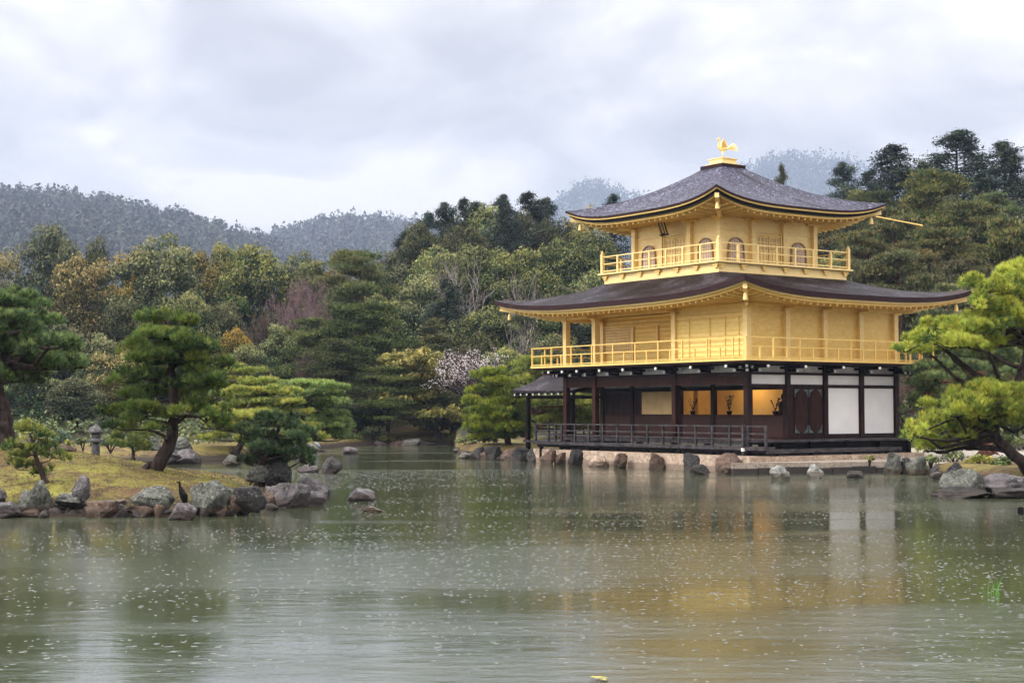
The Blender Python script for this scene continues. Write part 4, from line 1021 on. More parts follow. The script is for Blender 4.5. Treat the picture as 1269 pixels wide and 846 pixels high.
# landing of pale slabs
m = MB()
pts = [(1.75, -2.55), (3.05, .1), (3.95, 2.7), (4.7, 4.6), (5.2, 9.5), (1.92, 9.5), (1.92, -1.4)]
n = len(pts); m.add([(x, y, -.8) for x, y in pts]+[(x, y, .43) for x, y in pts], [tuple(range(n))[::-1], tuple(range(n, 2*n))]+[(i, (i+1) % n, n+(i+1) % n, n+i) for i in range(n)])
ld = m.build('stone_landing', MAT['slab'], None, origin=(3, 2, 0)); ld.location = (3, 2, 0); tag(ld, 'long pale stone landing before the east side of the pavilion', 'landing')
m = MB()
for (a, b_) in zip(pts[:4], pts[1:5]):
    a = Vector((*a, .10)); b_ = Vector((*b_, .10)); d = (b_-a).normalized(); nrm = Vector((d.y, -d.x, 0)); k = max(1, int((b_-a).length/.9))
    for i in range(k):
        p0 = a+(b_-a)*(i/k)+d*.02; p1 = a+(b_-a)*((i+1)/k)-d*.02
        m.bar(p0+nrm*.10, p1+nrm*.10, .24, .22+.06*((i*7) % 3))
o = m.build('lower_course', MAT['rock_dark'], ld, origin=(3, 2, 0))

# ------------------------------------------------------------------ foliage builders
def unit(v): return v/np.maximum(np.linalg.norm(v, axis=-1, keepdims=True), 1e-9)
def cards(c, n_, size, r, aspect=.55, up=0.0, jn=.55):
    """rhombic leaf sprays at points c (n,3) lying roughly across the normals n_"""
    N = len(c); nr = unit(n_+r.normal(size=(N, 3))*jn+[0, 0, up]); t = unit(np.cross(nr, r.normal(size=(N, 3)))); b = np.cross(nr, t)
    s = (size*r.uniform(.6, 1.35, N))[:, None]; w = s*aspect
    v = np.stack([c-t*s*.5, c+b*w*.5-t*s*.05, c+t*s*.5-nr*s*.12, c-b*w*.5-t*s*.05], 1)
    return v.reshape(-1, 3), np.arange(N*4).reshape(N, 4)
def tri_needles(c, ax, length, width, r, k, spread=.8):
    """fans of k thin needles from each point c around the axis ax"""
    N = len(c); d = unit(ax[:, None, :]+r.normal(size=(N, k, 3))*spread); L_ = (length*r.uniform(.75, 1.2, (N, k)))[..., None]
    p = np.repeat(c[:, None, :], k, 1); sd = unit(np.cross(d, r.normal(size=(N, k, 3))))*width
    v = np.stack([p-sd*.5, p+sd*.5, p+d*L_], 2)
    return v.reshape(-1, 3), np.arange(N*k*3).reshape(-1, 3)
def sphere_pts(r, n): return unit(r.normal(size=(n, 3)))
class Foliage:
    def __init__(s): s.V = []; s.Q = []; s.T = []; s.C = []; s.n = 0
    def add(s, v, f, col):
        (s.Q if f.shape[1] == 4 else s.T).append(f+s.n); s.V.append(v); s.n += len(v)
        col = np.asarray(col, float); s.C.append(np.broadcast_to(col, (len(v), 3)) if col.ndim == 1 else np.repeat(col, len(v)//len(col), 0))
    def build(s, name, mat, parent, origin=(0, 0, 0)):
        bl = []
        if s.Q: bl.append(np.concatenate(s.Q))
        if s.T: bl.append(np.concatenate(s.T))
        return link_mesh(name, np.concatenate(s.V), bl, mat, parent, False, origin, np.concatenate(s.C))
BOOST = [.92]
def jit(col, r, n, a=.18):
    return np.clip(np.array(col)[None, :]*BOOST[0]*(1+r.normal(size=(n, 1))*a)*(1+r.normal(size=(n, 3))*a*.25), 0.002, 1)
def limbs(m, r, base, tip_pts, r0, bend=.25, n=7, sag=0):
    for tp, rr in tip_pts:
        a = np.array(base if not callable(base) else base(tp), float); b = np.array(tp, float); pts = []
        off = r.normal(size=3)*np.linalg.norm(b-a)*bend*.5; off[2] = abs(off[2])*.4
        for i in range(n+1):
            t = i/n; pts.append(a+(b-a)*t+off*math.sin(PI*t)+np.array([0, 0, -sag*math.sin(PI*t)])+r.normal(size=3)*.02*np.linalg.norm(b-a)*(0 < i < n))
        m.tube(pts, [rr*(1-.8*i/n)+.008 for i in range(n+1)], 6)
def crown_clumps(F_, r, centers, radii, per, size, palette, weights, squash=.75, tipcol=None, tipfrac=.25, aspect=.55, under=-.35):
    for c, R in zip(centers, radii):
        k = int(per*(R**1.6)); d = sphere_pts(r, k); d = d[d[:, 2] > under]; k = len(d)
        rad_ = R*r.uniform(.72, 1.05, k)*(1+.18*np.sin(d[:, 0]*5+c[0])*np.cos(d[:, 1]*4+c[1]))
        p = c+d*rad_[:, None]*[1, 1, squash]
        base = np.array(palette[r.choice(len(palette), p=weights)])*r.uniform(.5, 1.4)
        col = jit(base, r, k, .10)
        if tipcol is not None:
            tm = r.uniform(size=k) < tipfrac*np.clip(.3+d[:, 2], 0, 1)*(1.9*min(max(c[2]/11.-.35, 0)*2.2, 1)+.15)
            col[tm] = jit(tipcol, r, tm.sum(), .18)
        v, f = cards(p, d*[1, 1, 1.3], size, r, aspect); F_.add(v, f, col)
# ---- prototypes: built once at a nominal size, standing on their own origin
PROTO = {}
def proto_root(name): 
    e = bpy.data.objects.new(name, None); e.empty_display_size = .3; return e
def reg(kind, name, trunk_mb, fol, matt, matf='leaf', H=10., R=4.):
    root = proto_root(name); COL.objects.link(root)
    parts = []
    if trunk_mb is not None and trunk_mb.v:
        parts.append(link_mesh('trunk', trunk_mb.v, trunk_mb.f, MAT[matt], root, True))
    if fol is not None: parts.append(fol.build('crown', MAT[matf], root))
    PROTO.setdefault(kind, []).append(dict(root=root, H=H, R=R, name=name, used=False))
def oak(seed, pal, wts, tip, H=11., R=4.6):
    r = np.random.default_rng(seed); F_ = Foliage(); m = MB(); C_ = []; RR = []
    for i in range(84):
        d = sphere_pts(r, 1)[0]; q = r.uniform(.70, 1.0) if i < 70 else r.uniform(.3, .6)
        if d[2] < 0: d[2] *= .9
        ph = 1+.16*math.sin(3*math.atan2(d[1], d[0])+seed)
        C_.append(np.array([d[0]*R*q*ph*.80, d[1]*R*q*ph*.80, H*.50+d[2]*H*.42*q])); RR.append(r.uniform(.8, 1.5))
    crown_clumps(F_, r, C_, RR, 250, .27, pal, wts, .85, tip, .5)
    m.tube([(0, 0, -1.5), (.1, 0, H*.15), (-.1, .1, H*.35), (.1, 0, H*.6)], [.34, .27, .2, .1], 8)
    limbs(m, r, (0, 0, H*.28), [(C_[i], .09) for i in range(0, 84, 8)], .1)
    reg('O'+str(seed // 100), 'evergreen_oak', m, F_, 'bark', H=H+.2, R=R)
def cypress(seed, pal, wts, H=14., R=3.7, tip=None, kind='C', dens=1.0):
    r = np.random.default_rng(seed); F_ = Foliage(); m = MB()
    m.tube([(0, 0, -1.5), (0, .05, H*.3), (.08, 0, H*.65), (0, 0, H*.98)], [.26, .2, .12, .02], 7)
    nl = 34
    for i in range(nl):
        t = (i+.5)/nl; z = H*(.16+.84*t); rr = R*(1-t**2.6)**.75*r.uniform(.5, 1.12)+.2
        for k in range(int(5 - 2.5*t)+1):
            a = r.uniform(0, 2*PI); L_ = rr*r.uniform(.6, 1.12); e = np.array([math.cos(a)*L_, math.sin(a)*L_, z-L_*.18+r.normal()*.15])
            m.tube([(0, 0, z), tuple(e*[.5, .5, 0]+[0, 0, z+.1]), tuple(e)], [.035, .025, .008], 4, False)
            base = np.array(pal[r.choice(len(pal), p=wts)])*r.uniform(.7, 1.3)
            for s_ in (.45, .72, 1.0):
                n_ = int(64*dens*s_+14); c = np.array([e[0]*s_, e[1]*s_, z+(e[2]-z)*s_+.06]); d = r.normal(size=(n_, 3))*[.36, .36, .24]*(.5+.28*L_)
                v, f = cards(c+d, np.tile([0, 0, 1.], (n_, 1))+d*.8, .25, r, .4); F_.add(v, f, jit(base if tip is None or r.uniform() > .2 else tip, r, n_, .15))
    reg(kind, 'cypress_tree', m, F_, 'bark', H=H+.2, R=R)
def redpine(seed, pal, wts, H=12., R=4.0, kind='P', pads=26, lo=.38, bark='redbark', name='red_pine'):
    r = np.random.default_rng(seed); F_ = Foliage(); m = MB()
    sway = r.normal(size=2)*.5; ax = lambda t: np.array([sway[0]*math.sin(t*3.0)+.25*math.sin(t*7), sway[1]*math.sin(t*2.6), H*t])
    m.tube([ax(t)+np.array([0, 0, -1.5*(t == 0)]) for t in np.linspace(0, .97, 12)], [.27*(1-.85*t)+.02 for t in np.linspace(0, .97, 12)], 8)
    for i in range(pads):
        t = lo+(1-lo)*(i+.7)/pads; rr = R*(1-((t-lo)/(1-lo))**2.2*.75)*r.uniform(.35, 1.0); a = i*2.4+r.normal()*.4
        c = ax(t)+np.array([math.cos(a)*rr, math.sin(a)*rr, r.normal()*.15+.12*rr]); base = ax(max(t-.05, .1))
        limbs(m, r, base, [(c-[0, 0, .1], .07*(1.3-t))], .06, .22, 5)
        w = R*r.uniform(.22, .36)*(1.15-.35*t); n_ = int(520*w)
        for s_ in range(3):
            cc = c+r.normal(size=3)*[.45*w, .45*w, .14*w]; d = r.normal(size=(n_//3, 3))*[.55*w, .55*w, .13*w]
            b = np.array(pal[r.choice(len(pal), p=wts)])*r.uniform(.75, 1.25)
            cl_ = jit(b, r, len(d), .16); tm = r.uniform(size=len(d)) < .35; cl_[tm] = jit(tuple(np.minimum(np.array(pal[-1])*1.7, .3)), r, tm.sum(), .15)
            v, f = tri_needles(cc+d, np.tile([0, 0, 1.], (len(d), 1))+d/w*.6, .26, .075, r, 5, .6); F_.add(v, f, cl_)
    reg(kind, name, m, F_, bark, H=H+.3, R=R)
def baretree(seed, bark, H=8., R=3.0, kind='B', blossom=None, nb=8, tw=.022, twig=1200, name='bare_tree', petals=5200, psize=.085):
    r = random.Random(seed); rn = np.random.default_rng(seed); m = MB(); ends = []
    def grow(p, d, L_, rr, lev):
        pts = [p]; q = p
        for i in range(4):
            d = (d+Vector((r.gauss(0, .16), r.gauss(0, .16), r.gauss(.05, .10)))).normalized(); q = q+d*L_/4; pts.append(q)
        m.tube(pts, [rr*(1-.4*i/4) for i in range(5)], 5 if lev else 7, False)
        if lev < 4:
            for k in range(3 if lev < 3 else 2):
                a = r.uniform(0, 2*PI); s_ = r.uniform(.45, .85); u = d.orthogonal().normalized(); w = d.cross(u)
                nd = (d*(1-s_*.5)+(u*math.cos(a)+w*math.sin(a))*s_+Vector((0, 0, .12))).normalized()
                grow(pts[r.choice((2, 3, 4))], nd, L_*r.uniform(.62, .82), rr*.55, lev+1)
        else: ends.extend(pts[1:])
        if lev >= 2: ends.append(pts[-1])
    for k in range(nb):
        a = 2*PI*k/nb+r.uniform(-.3, .3); grow(Vector((0, 0, H*.18)), Vector((math.cos(a)*.7, math.sin(a)*.7, 1)).normalized(), H*.30, .075, 1)
    m.tube([(0, 0, -1), (.05, 0, H*.08), (0, 0, H*.2)], [.2, .17, .13], 8)
    E_ = np.array([e[:] for e in ends]); F_ = None
    if blossom is not None:
        F_ = Foliage(); idx = rn.integers(0, len(E_), petals); p = E_[idx]+rn.normal(size=(petals, 3))*.10
        v, f = cards(p, rn.normal(size=(petals, 3)), psize, rn, .9); c = jit(blossom[0], rn, petals, .08); q = rn.uniform(size=petals) < .35; c[q] = jit(blossom[1], rn, q.sum(), .1); F_.add(v, f, c)
    else:
        F_ = Foliage(); idx = rn.integers(0, len(E_), twig); p = E_[idx]+rn.normal(size=(twig, 3))*.12
        v, f = tri_needles(p, rn.normal(size=(twig, 3))*.6+[0, 0, .8], .42, tw, rn, 5, .7); F_.add(v, f, jit((.15, .10, .11) if bark == 'purpletwig' else (.11, .075, .06), rn, twig, .2))
    zx = float(E_[:, 2].max()); rx = float(np.percentile(np.hypot(E_[:, 0], E_[:, 1]), 96))
    reg(kind, name, m, F_, bark, 'leaf', H=zx, R=rx)
OL = [(.055, .070, .022), (.080, .080, .024), (.030, .046, .022), (.12, .10, .030)]
for s_ in (101, 102, 103): oak(s_, OL, [.35, .3, .2, .15], (.30, .23, .065))                       # olive with ochre new growth
GRN = [(.034, .070, .030), (.065, .095, .034), (.024, .042, .026)]
for s_ in (201, 202, 203): oak(s_, GRN, [.4, .35, .25], (.20, .21, .07))                            # mid green
BRN = [(.024, .042, .024), (.040, .054, .028), (.016, .034, .022)]
for s_ in (301, 302): oak(s_, BRN, [.35, .3, .35], (.11, .115, .045))                                # brownish dark
CY_ = [(.020, .042, .034), (.034, .060, .044), (.016, .032, .030)]
for s_ in (11, 12, 13): cypress(s_, CY_, [.4, .35, .25], tip=(.07, .09, .055))
cypress(14, [(.055, .07, .035), (.075, .08, .035)], [.5, .5], H=12, R=3.4, tip=(.14, .13, .05), kind='K', dens=.9)
RP = [(.085, .115, .040), (.060, .092, .038), (.12, .14, .048), (.15, .13, .05)]
for s_ in (21, 22, 23): redpine(s_, RP, [.35, .35, .2, .1])
redpine(24, [(.035, .060, .026), (.055, .082, .030), (.10, .115, .038)], [.35, .35, .3], H=11, R=4.4, kind='D', pads=30, lo=.25, bark='bark', name='dark_pine')
redpine(25, [(.16, .15, .045), (.11, .125, .045), (.075, .10, .04)], [.4, .35, .25], H=11, R=4.0, kind='Y', pads=30, lo=.3)
baretree(31, 'purpletwig'); baretree(32, 'palebark', kind='W', tw=.015, twig=500)
baretree(33, 'bark', kind='BB', tw=.02)

ROWN = {}
TREES = []
def plant(kind, px, ytop, D, wpx, zb=None):
    """stand a copy of a prototype with its top at ytop in the view from the path"""
    PR = PROTO[kind]; p = PR[len([t for t in TREES if t['kind'] == kind]) % len(PR)]
    x, y = gp(px, D); z0 = ground_z(px, D) if zb is None else zb
    zt = at(px, ytop, D)[2]; H = max(zt-z0, 1.0); R = wpx/2*D/FPX
    if not p['used']: root = p['root']; p['used'] = True
    else:
        root = p['root'].copy(); COL.objects.link(root)
        for ch in p['root'].children:
            c = ch.copy(); COL.objects.link(c); c.parent = root
    root.location = (x, y, z0); root.rotation_euler = (0, 0, (px*12.9898+D*3.1) % 6.28)
    s = R/p['R']*(1.35 if kind == 'C' else 1.12); hz_ = H/p['H']
    if hz_ < s*.8: hz_ = hz_
    root.scale = (s, s, hz_)
    TREES.append(dict(o=root, kind=kind, px=px, yt=ytop, D=D, w=wpx, name=p['name']))
T = '''O1 -15 300 132 95;O3 62 262 152 95;O1 22 345 122 85;O3 118 285 158 60;O1 100 300 130 95;O2 196 278 128 125;O1 165 300 145 80;O1 255 290 146 75;O2 283 284 152 60;O2 322 292 136 105;O2 372 302 146 80
O3 60 385 116 90;O3 150 365 118 90;O2 232 345 122 75;O3 10 420 108 80;O2 40 440 98 80;O3 95 465 86 80;O2 130 405 100 80;O1 145 425 92 75;O3 185 420 104 80;O2 275 360 124 70;O2 300 420 106 70;BB 330 370 118 80
B 372 348 120 80;Y 445 312 128 105;O1 402 318 150 80;K 425 345 136 70;C 500 286 166 55;O3 478 318 150 70;C 552 250 162 62;C 592 248 168 66;O2 545 296 142 95;O2 602 288 136 105;W 575 300 126 95;C 655 238 162 72;C 628 252 156 60;O3 575 268 156 70
O2 648 300 130 95;O2 700 285 138 95;O1 722 245 160 60;C 760 239 172 45;O3 735 275 150 80;O2 745 320 128 90;O2 520 330 126 85;C 555 345 121 70;O2 600 370 117 95;O2 655 370 117 95;O3 705 345 122 95;O2 790 330 130 80;W 650 330 118 80;W 640 390 112 80
O2 470 355 118 75;D 455 375 110 110;D 428 420 106 85;D 395 395 113 90;BB 385 425 106 60;K 535 395 115 75;O3 585 405 114 75;O2 625 420 110 75;O3 690 405 108 90;O2 350 395 116 70;O1 290 395 114 55;O3 730 420 108 80
D 480 455 105.5 85;O3 445 475 105 60;O3 560 480 106 60;BB 575 420 104 60;O2 540 470 108 50;O3 410 490 103 60;O3 655 480 95 60;K 930 214 160 40;K 971 205 150 36;O2 1000 226 166 66;C 1048 200 160 62;O1 1022 248 148 62;O2 1065 225 150 60
C 1108 178 150 92;C 1080 210 154 60;C 1190 160 150 105;C 1150 200 154 70;C 1250 175 146 95;C 1225 215 140 80;C 1300 190 140 80;BB 1262 185 150 50;O3 1165 215 142 70
P 1152 214 130 100;Y 1085 238 136 85;P 1205 250 126 100;O3 1250 250 126 80;P 1110 258 122 100;Y 1230 240 134 70;P 1170 285 114 110;P 1070 285 116 90;P 1255 270 112 100;P 1115 315 104 100;P 1200 320 102 110;P 1270 330 98 90;P 1060 325 106 80
D 1150 385 92 90;D 1215 400 88 90;P 1180 350 98 80;O3 1130 430 84 70;D 1235 440 76 90;O3 1160 470 80 70;BB 1120 455 82 60;O2 1260 480 78 60;O2 850 320 135 70;O3 520 262 157 75;O3 562 258 164 60;O2 612 246 163 85;O3 645 250 159 75;C 575 245 165 50;C 622 240 166 50;C 678 243 166 50;O3 692 262 160 60;C 530 262 160 55;O3 486 300 160 60;O2 1040 300 125 80;O3 1090 400 95 60'''
for row in T.replace('\n', ';').split(';'):
    k, a, b, c, d = row.split(); plant(k, float(a), float(b), float(c), float(d))
baretree(41, 'bark', H=6.5, R=2.6, kind='CH', blossom=((.84, .80, .82), (.66, .50, .56)), nb=9, name='cherry_tree', petals=2900, psize=.08)
plant('CH', 584, 432, 99, 112); tag(TREES[-1]['o'], 'blossoming pale pink cherry tree at the far shore left of the pavilion', 'tree'); TREES[-1]['done'] = 1
for p in [q for L_ in PROTO.values() for q in L_]:
    if not p['used']:
        for ch in list(p['root'].children): bpy.data.objects.remove(ch)
        bpy.data.objects.remove(p['root'])
# ---- names for the trees of the hillside: kind, neighbour, row, order
KW = {'O1': ('olive and ochre evergreen oak', 'tree'), 'O2': ('mid green evergreen oak', 'tree'), 'O3': ('dark brownish evergreen oak', 'tree'), 'C': ('dark blue-green cypress', 'tree'),
      'K': ('small olive conifer', 'tree'), 'P': ('red-trunked green pine', 'tree'), 'D': ('dark layered pine', 'tree'), 'Y': ('yellowish layered pine', 'tree'),
      'B': ('bare purple-twigged tree', 'tree'), 'W': ('bare pale-branched tree', 'tree'), 'BB': ('bare brown-twigged tree', 'tree')}
ORD = ['leftmost', 'second from left', 'third from left', 'fourth from left', 'fifth from left', 'sixth from left', 'seventh from left', 'eighth from left', 'ninth from left', 'tenth from left', 'eleventh from left', 'twelfth from left', 'thirteenth from left', 'fourteenth from left']
def region(t):
    px = t['px']
    return 'above the islet' if px < 310 else 'between islet and pavilion' if px < 640 else 'behind the pavilion' if px < 1058 else 'right of the pavilion'
def rowname(t):
    return 'on the skyline' if t['D'] > 139 else 'halfway up the hill' if t['D'] > 119 else 'low on the hill' if t['D'] > 107 else 'near the shore'
bk = {}
for t in TREES:
    if t.get('done'): continue
    bk.setdefault((t['kind'], rowname(t), region(t)), []).append(t)
for (k, rn_, rg), L_ in bk.items():
    L_.sort(key=lambda t: t['px'])
    for i, t in enumerate(L_):
        o = ', %s' % ORD[i] if len(L_) > 1 else ''
        tag(t['o'], ('%s %s %s%s' % (KW[k][0], rn_, rg, o)).replace('(', ', ').replace(')', '').replace(' ,', ','), 'tree', 'trees of the hillside wood')
#@@PART4

BOOST[0] = 1.25
# ------------------------------------------------------------------ garden pines with cloud-like pads
def niwaki(name, label, D, base, trunk, pads, pal, wts, tip=None, tipf=.3, nl=.12, nw=.012, k=13, dens=170, thick=.2, bark='bark', zb=None, spreadD=1.0, seed=1, cat='tree', group=None, extra=0, limb=.05, flat=1.0, hm=1.12, leafy=False, size=.1):
    r = np.random.default_rng(seed); b = at(base[0], base[1], D); z0 = b[2] if zb is None else zb
    e = empty(name, (b[0], b[1], z0), label, cat, group)
    m = MB(); tp = [at(x, y, D+(dd[0] if dd else 0)) for x, y, *dd in trunk]; tp[0] = np.array([tp[0][0], tp[0][1], min(tp[0][2], z0)-.15])
    # smooth the trunk line
    P_ = []; n = len(tp)
    for i in range(n-1):
        p0, p1, p2, p3 = tp[max(i-1, 0)], tp[i], tp[i+1], tp[min(i+2, n-1)]
        for t in np.linspace(0, 1, 5, endpoint=False):
            P_.append(.5*((2*p1)+(-p0+p2)*t+(2*p0-5*p1+4*p2-p3)*t*t+(-p0+3*p1-3*p2+p3)*t**3))
    P_.append(tp[-1]); N = len(P_)
    P_ = [p+r.normal(size=3)*thick*.08*(0 < i) for i, p in enumerate(P_)]
    m.tube(P_, [thick*(1.35 if i == 0 else 1.0)*(1-.78*i/N)+.01 for i in range(N)], 10)
    for q in range(5):      # roots
        a = q*1.26+r.uniform(0, .5); c = np.array(P_[0])+[0, 0, .15]; m.tube([c+[0, 0, .18], c+[math.cos(a)*thick*1.3, math.sin(a)*thick*1.3, .03], c+[math.cos(a)*thick*2.2, math.sin(a)*thick*2.2, -.12]], [thick*.5, thick*.3, .01], 6)
    F_ = Foliage(); allp = []
    for i, (x, y, hw, hh, *dd) in enumerate(pads):
        w = hw*D/FPX; d_ = dd[0] if dd else r.uniform(-1, 1)*spreadD
        allp.append((at(x, y, D+d_), w, max(hh*D/FPX, .06)*hm))
    for j in range(extra):
        c, w, h = allp[r.integers(0, len(pads))]; allp.append((c+HF*r.uniform(-1, 1)*spreadD*1.3+HR*r.normal()*w*.5, w*.8, h))
    for c, w, h in allp:
        # limb from the trunk
        pa = np.array(P_); dist = np.linalg.norm(pa-c, axis=1)+np.maximum(pa[:, 2]-c[2], 0)*1.5; j = int(np.argmin(dist[N//5:])+N//5)
        a = pa[j]; md = (a+c)/2+np.array([0, 0, .10*np.linalg.norm(c-a)])*r.uniform(-1, 1)+r.normal(size=3)*.12*np.linalg.norm(c-a)
        Lb = np.linalg.norm(c-a); rr = min(limb*(.5+.4*Lb), thick*.42)
        m.tube([a, a*.6+md*.4+r.normal(size=3)*.03, md, c*.5+md*.5+r.normal(size=3)*.05, c-[0, 0, h*.3]], [rr, rr*.85, rr*.65, rr*.45, rr*.25], 6)
        for q in range(6):
            an = r.uniform(0, 2*PI); t = c+np.array([math.cos(an)*w*.75, math.sin(an)*w*.75, r.uniform(-.1, .4)*h]); m.tube([c-[0, 0, h*.4], (c+t)/2-[0, 0, h*.35], t], [rr*.35, rr*.25, .006], 4, False)
        # sub-clumps give the pad its lumpy outline
        nsub = max(4, int(7*w/.5)); 
        for s_ in range(nsub):
            an = r.uniform(0, 2*PI); q = math.sqrt(r.uniform(0, 1)); sc_ = c+np.array([math.cos(an)*w*q*.95, math.sin(an)*w*q*.95, (1-q*q)*h*.35+r.normal()*h*.42]); sw = w*r.uniform(.24, .42)+.03; sh_ = h*r.uniform(.5, .9)*flat
            n_ = max(6, int(dens*2.4*sw*sw*PI)); d = sphere_pts(r, n_); d = d[d[:, 2] > -.45]; n_ = len(d)
            p = sc_+d*np.array([sw, sw, sh_])*r.uniform(.55, 1.0, n_)[:, None]
            bc = np.array(pal[r.choice(len(pal), p=wts)])*r.uniform(.8, 1.2); cc = jit(bc, r, n_, .26)
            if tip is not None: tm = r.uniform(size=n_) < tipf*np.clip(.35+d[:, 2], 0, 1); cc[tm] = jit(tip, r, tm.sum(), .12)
            if leafy: v, f = cards(p, d*[1, 1, 1.3], size, r, .6)
            else: v, f = tri_needles(p, d*.75+[0, 0, .95], nl*1.2, nw*1.1, r, k+2, .48)
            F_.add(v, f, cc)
    m.build('trunk', MAT[bark], e, smooth=True); F_.build('crown', MAT['needle'], e, (b[0], b[1], z0))
    return e
DG = [(.058, .095, .034), (.085, .125, .038), (.034, .060, .026), (.12, .145, .038)]
D0 = hit(island_z, 187, 581)
niwaki('garden_pine', 'largest pine on the islet with a dark curved trunk, standing on the moss', D0, (187, 583), [(187, 583), (203, 563), (212, 545), (215, 520), (216, 495), (213, 465), (212, 440), (208, 412), (208, 398)],
       [(188, 396, 22, 9), (232, 399, 26, 9), (208, 402, 24, 9, .5), (207, 419, 42, 10), (250, 434, 36, 11), (182, 442, 34, 11), (215, 446, 44, 11, -.6), (268, 452, 24, 10), (160, 470, 22, 10), (192, 470, 34, 10, .8), (238, 470, 36, 11), (162, 492, 30, 11), (215, 487, 34, 9, 1.2), (258, 492, 30, 12), (150, 512, 24, 9), (185, 512, 32, 9), (245, 512, 30, 10), (276, 512, 16, 10), (158, 530, 22, 7), (195, 532, 20, 6, -.9), (262, 528, 20, 8)],
       DG, [.3, .3, .2, .2], tip=(.16, .19, .06), tipf=.3, thick=.19, spreadD=1.1, seed=3, extra=1, nl=.13)
D0 = hit(island_z, 3, 553)
niwaki('garden_pine', 'big dark green pine with heavy limbs at the left edge of the photo', D0, (4, 555), [(4, 556), (6, 530), (2, 505), (-4, 485), (-2, 465), (8, 450), (0, 425), (-8, 400), (0, 385)],
       [(26, 377, 26, 8), (-12, 380, 34, 9), (47, 401, 27, 9), (5, 400, 36, 10), (-40, 400, 30, 10), (62, 427, 32, 11), (18, 424, 38, 11), (-25, 430, 40, 12), (84, 446, 20, 9), (50, 450, 34, 9, 1.0), (-30, 462, 40, 10), (30, 470, 26, 7, 1.4), (-60, 440, 30, 10)],
       [(.055, .11, .035), (.075, .14, .040), (.04, .075, .028)], [.4, .35, .25], tip=(.17, .24, .05), tipf=.4, thick=.27, spreadD=1.5, seed=4, extra=4, nl=.15, nw=.016, limb=.11)
D0 = hit(island_z, 57, 600)
niwaki('small_pine', 'small leaning pine on the moss at the left of the islet', D0, (57, 601), [(57, 602), (52, 585), (46, 570), (42, 555), (38, 540)],
       [(36, 534, 20, 7), (52, 542, 15, 6), (18, 552, 13, 6), (62, 556, 14, 5), (40, 560, 18, 6), (28, 580, 17, 6), (72, 566, 12, 5), (54, 586, 14, 6), (24, 566, 12, 5)], DG, [.3, .4, .1, .2], tip=(.26, .26, .05), thick=.07, spreadD=.35, seed=5, nl=.12, limb=.03, dens=220)
D0 = hit(island_z, 165, 569)
niwaki('small_pine', 'small round pine left of the large curved pine trunk', D0, (165, 570), [(165, 570), (165, 560), (163, 548), (164, 538)],
       [(160, 536, 15, 6), (174, 545, 15, 7), (150, 546, 13, 6), (166, 553, 20, 6), (182, 556, 10, 5)], DG, [.3, .4, .1, .2], tip=(.26, .26, .05), thick=.07, spreadD=.4, seed=6, nl=.13, limb=.03, dens=200)
niwaki('small_pine', 'low dark dwarf pine over the black rock at the right end of the islet', 40.2, (322, 595), [(322, 596), (325, 578), (330, 560), (338, 545), (345, 530)],
       [(345, 523, 26, 9), (322, 536, 22, 9), (366, 540, 24, 10), (340, 548, 32, 9), (378, 557, 14, 8), (314, 558, 20, 8), (350, 563, 34, 8), (312, 574, 18, 7), (338, 575, 24, 6, .8), (372, 570, 14, 6)],
       [(.038, .07, .035), (.055, .095, .045), (.03, .05, .03)], [.4, .3, .3], tip=(.13, .18, .06), tipf=.3, thick=.14, spreadD=.7, seed=7, extra=3, nl=.12)
YG = [(.24, .27, .026), (.17, .22, .028), (.10, .15, .028), (.30, .30, .038)]
niwaki('garden_pine', 'bright yellow-green layered pine across the channel behind the islet', 73.5, (290, 562), [(290, 562), (300, 545), (305, 525), (298, 505), (304, 485), (300, 468)],
       [(300, 462, 22, 6), (283, 474, 26, 6), (322, 474, 24, 5), (342, 486, 28, 5), (300, 488, 34, 6), (358, 499, 20, 4.5), (328, 501, 34, 5), (282, 506, 26, 6), (316, 516, 36, 6), (372, 512, 18, 5), (268, 526, 22, 6), (345, 527, 26, 5), (290, 533, 24, 5), (382, 531, 20, 6), (262, 543, 18, 5), (305, 546, 18, 5), (360, 543, 20, 5), (395, 543, 14, 4)],
       YG, [.35, .3, .15, .2], tip=(.38, .38, .05), thick=.17, spreadD=1.5, hm=.85, seed=8, nl=.17, nw=.026, k=8, dens=75, extra=2, flat=.9)
niwaki('garden_pine', 'fresh green layered pine behind the yellow-green pine on the channel shore', 80, (372, 556), [(372, 557), (378, 540), (372, 520), (380, 500), (385, 484)],
       [(372, 479, 32, 5), (408, 480, 26, 5), (392, 489, 34, 5), (412, 500, 24, 6), (368, 503, 28, 6), (398, 514, 30, 6), (418, 527, 20, 6), (380, 524, 28, 6), (404, 538, 30, 6), (428, 541, 14, 5), (372, 542, 24, 6)],
       [(.12, .20, .045), (.17, .25, .05), (.08, .13, .04)], [.4, .3, .3], tip=(.27, .32, .06), thick=.17, spreadD=1.6, hm=.9, seed=9, nl=.18, nw=.027, k=8, dens=70, extra=2)
niwaki('garden_pine', 'round green pine on the rocky cape left of the pavilion', 76.5, (632, 556), [(632, 556), (628, 540), (620, 520), (624, 500), (615, 485), (608, 470)],
       [(605, 465, 18, 5), (616, 476, 22, 6), (592, 485, 16, 5), (630, 490, 24, 6), (600, 499, 24, 6), (636, 505, 22, 6), (614, 513, 34, 6), (594, 521, 18, 6), (642, 521, 20, 5), (618, 530, 34, 6), (586, 534, 12, 5), (648, 538, 16, 6), (606, 542, 24, 5)],
       [(.13, .18, .04), (.18, .22, .045), (.085, .12, .035)], [.4, .3, .3], tip=(.30, .30, .05), thick=.17, spreadD=1.2, seed=10, nl=.2, nw=.028, k=8, dens=64, extra=4)
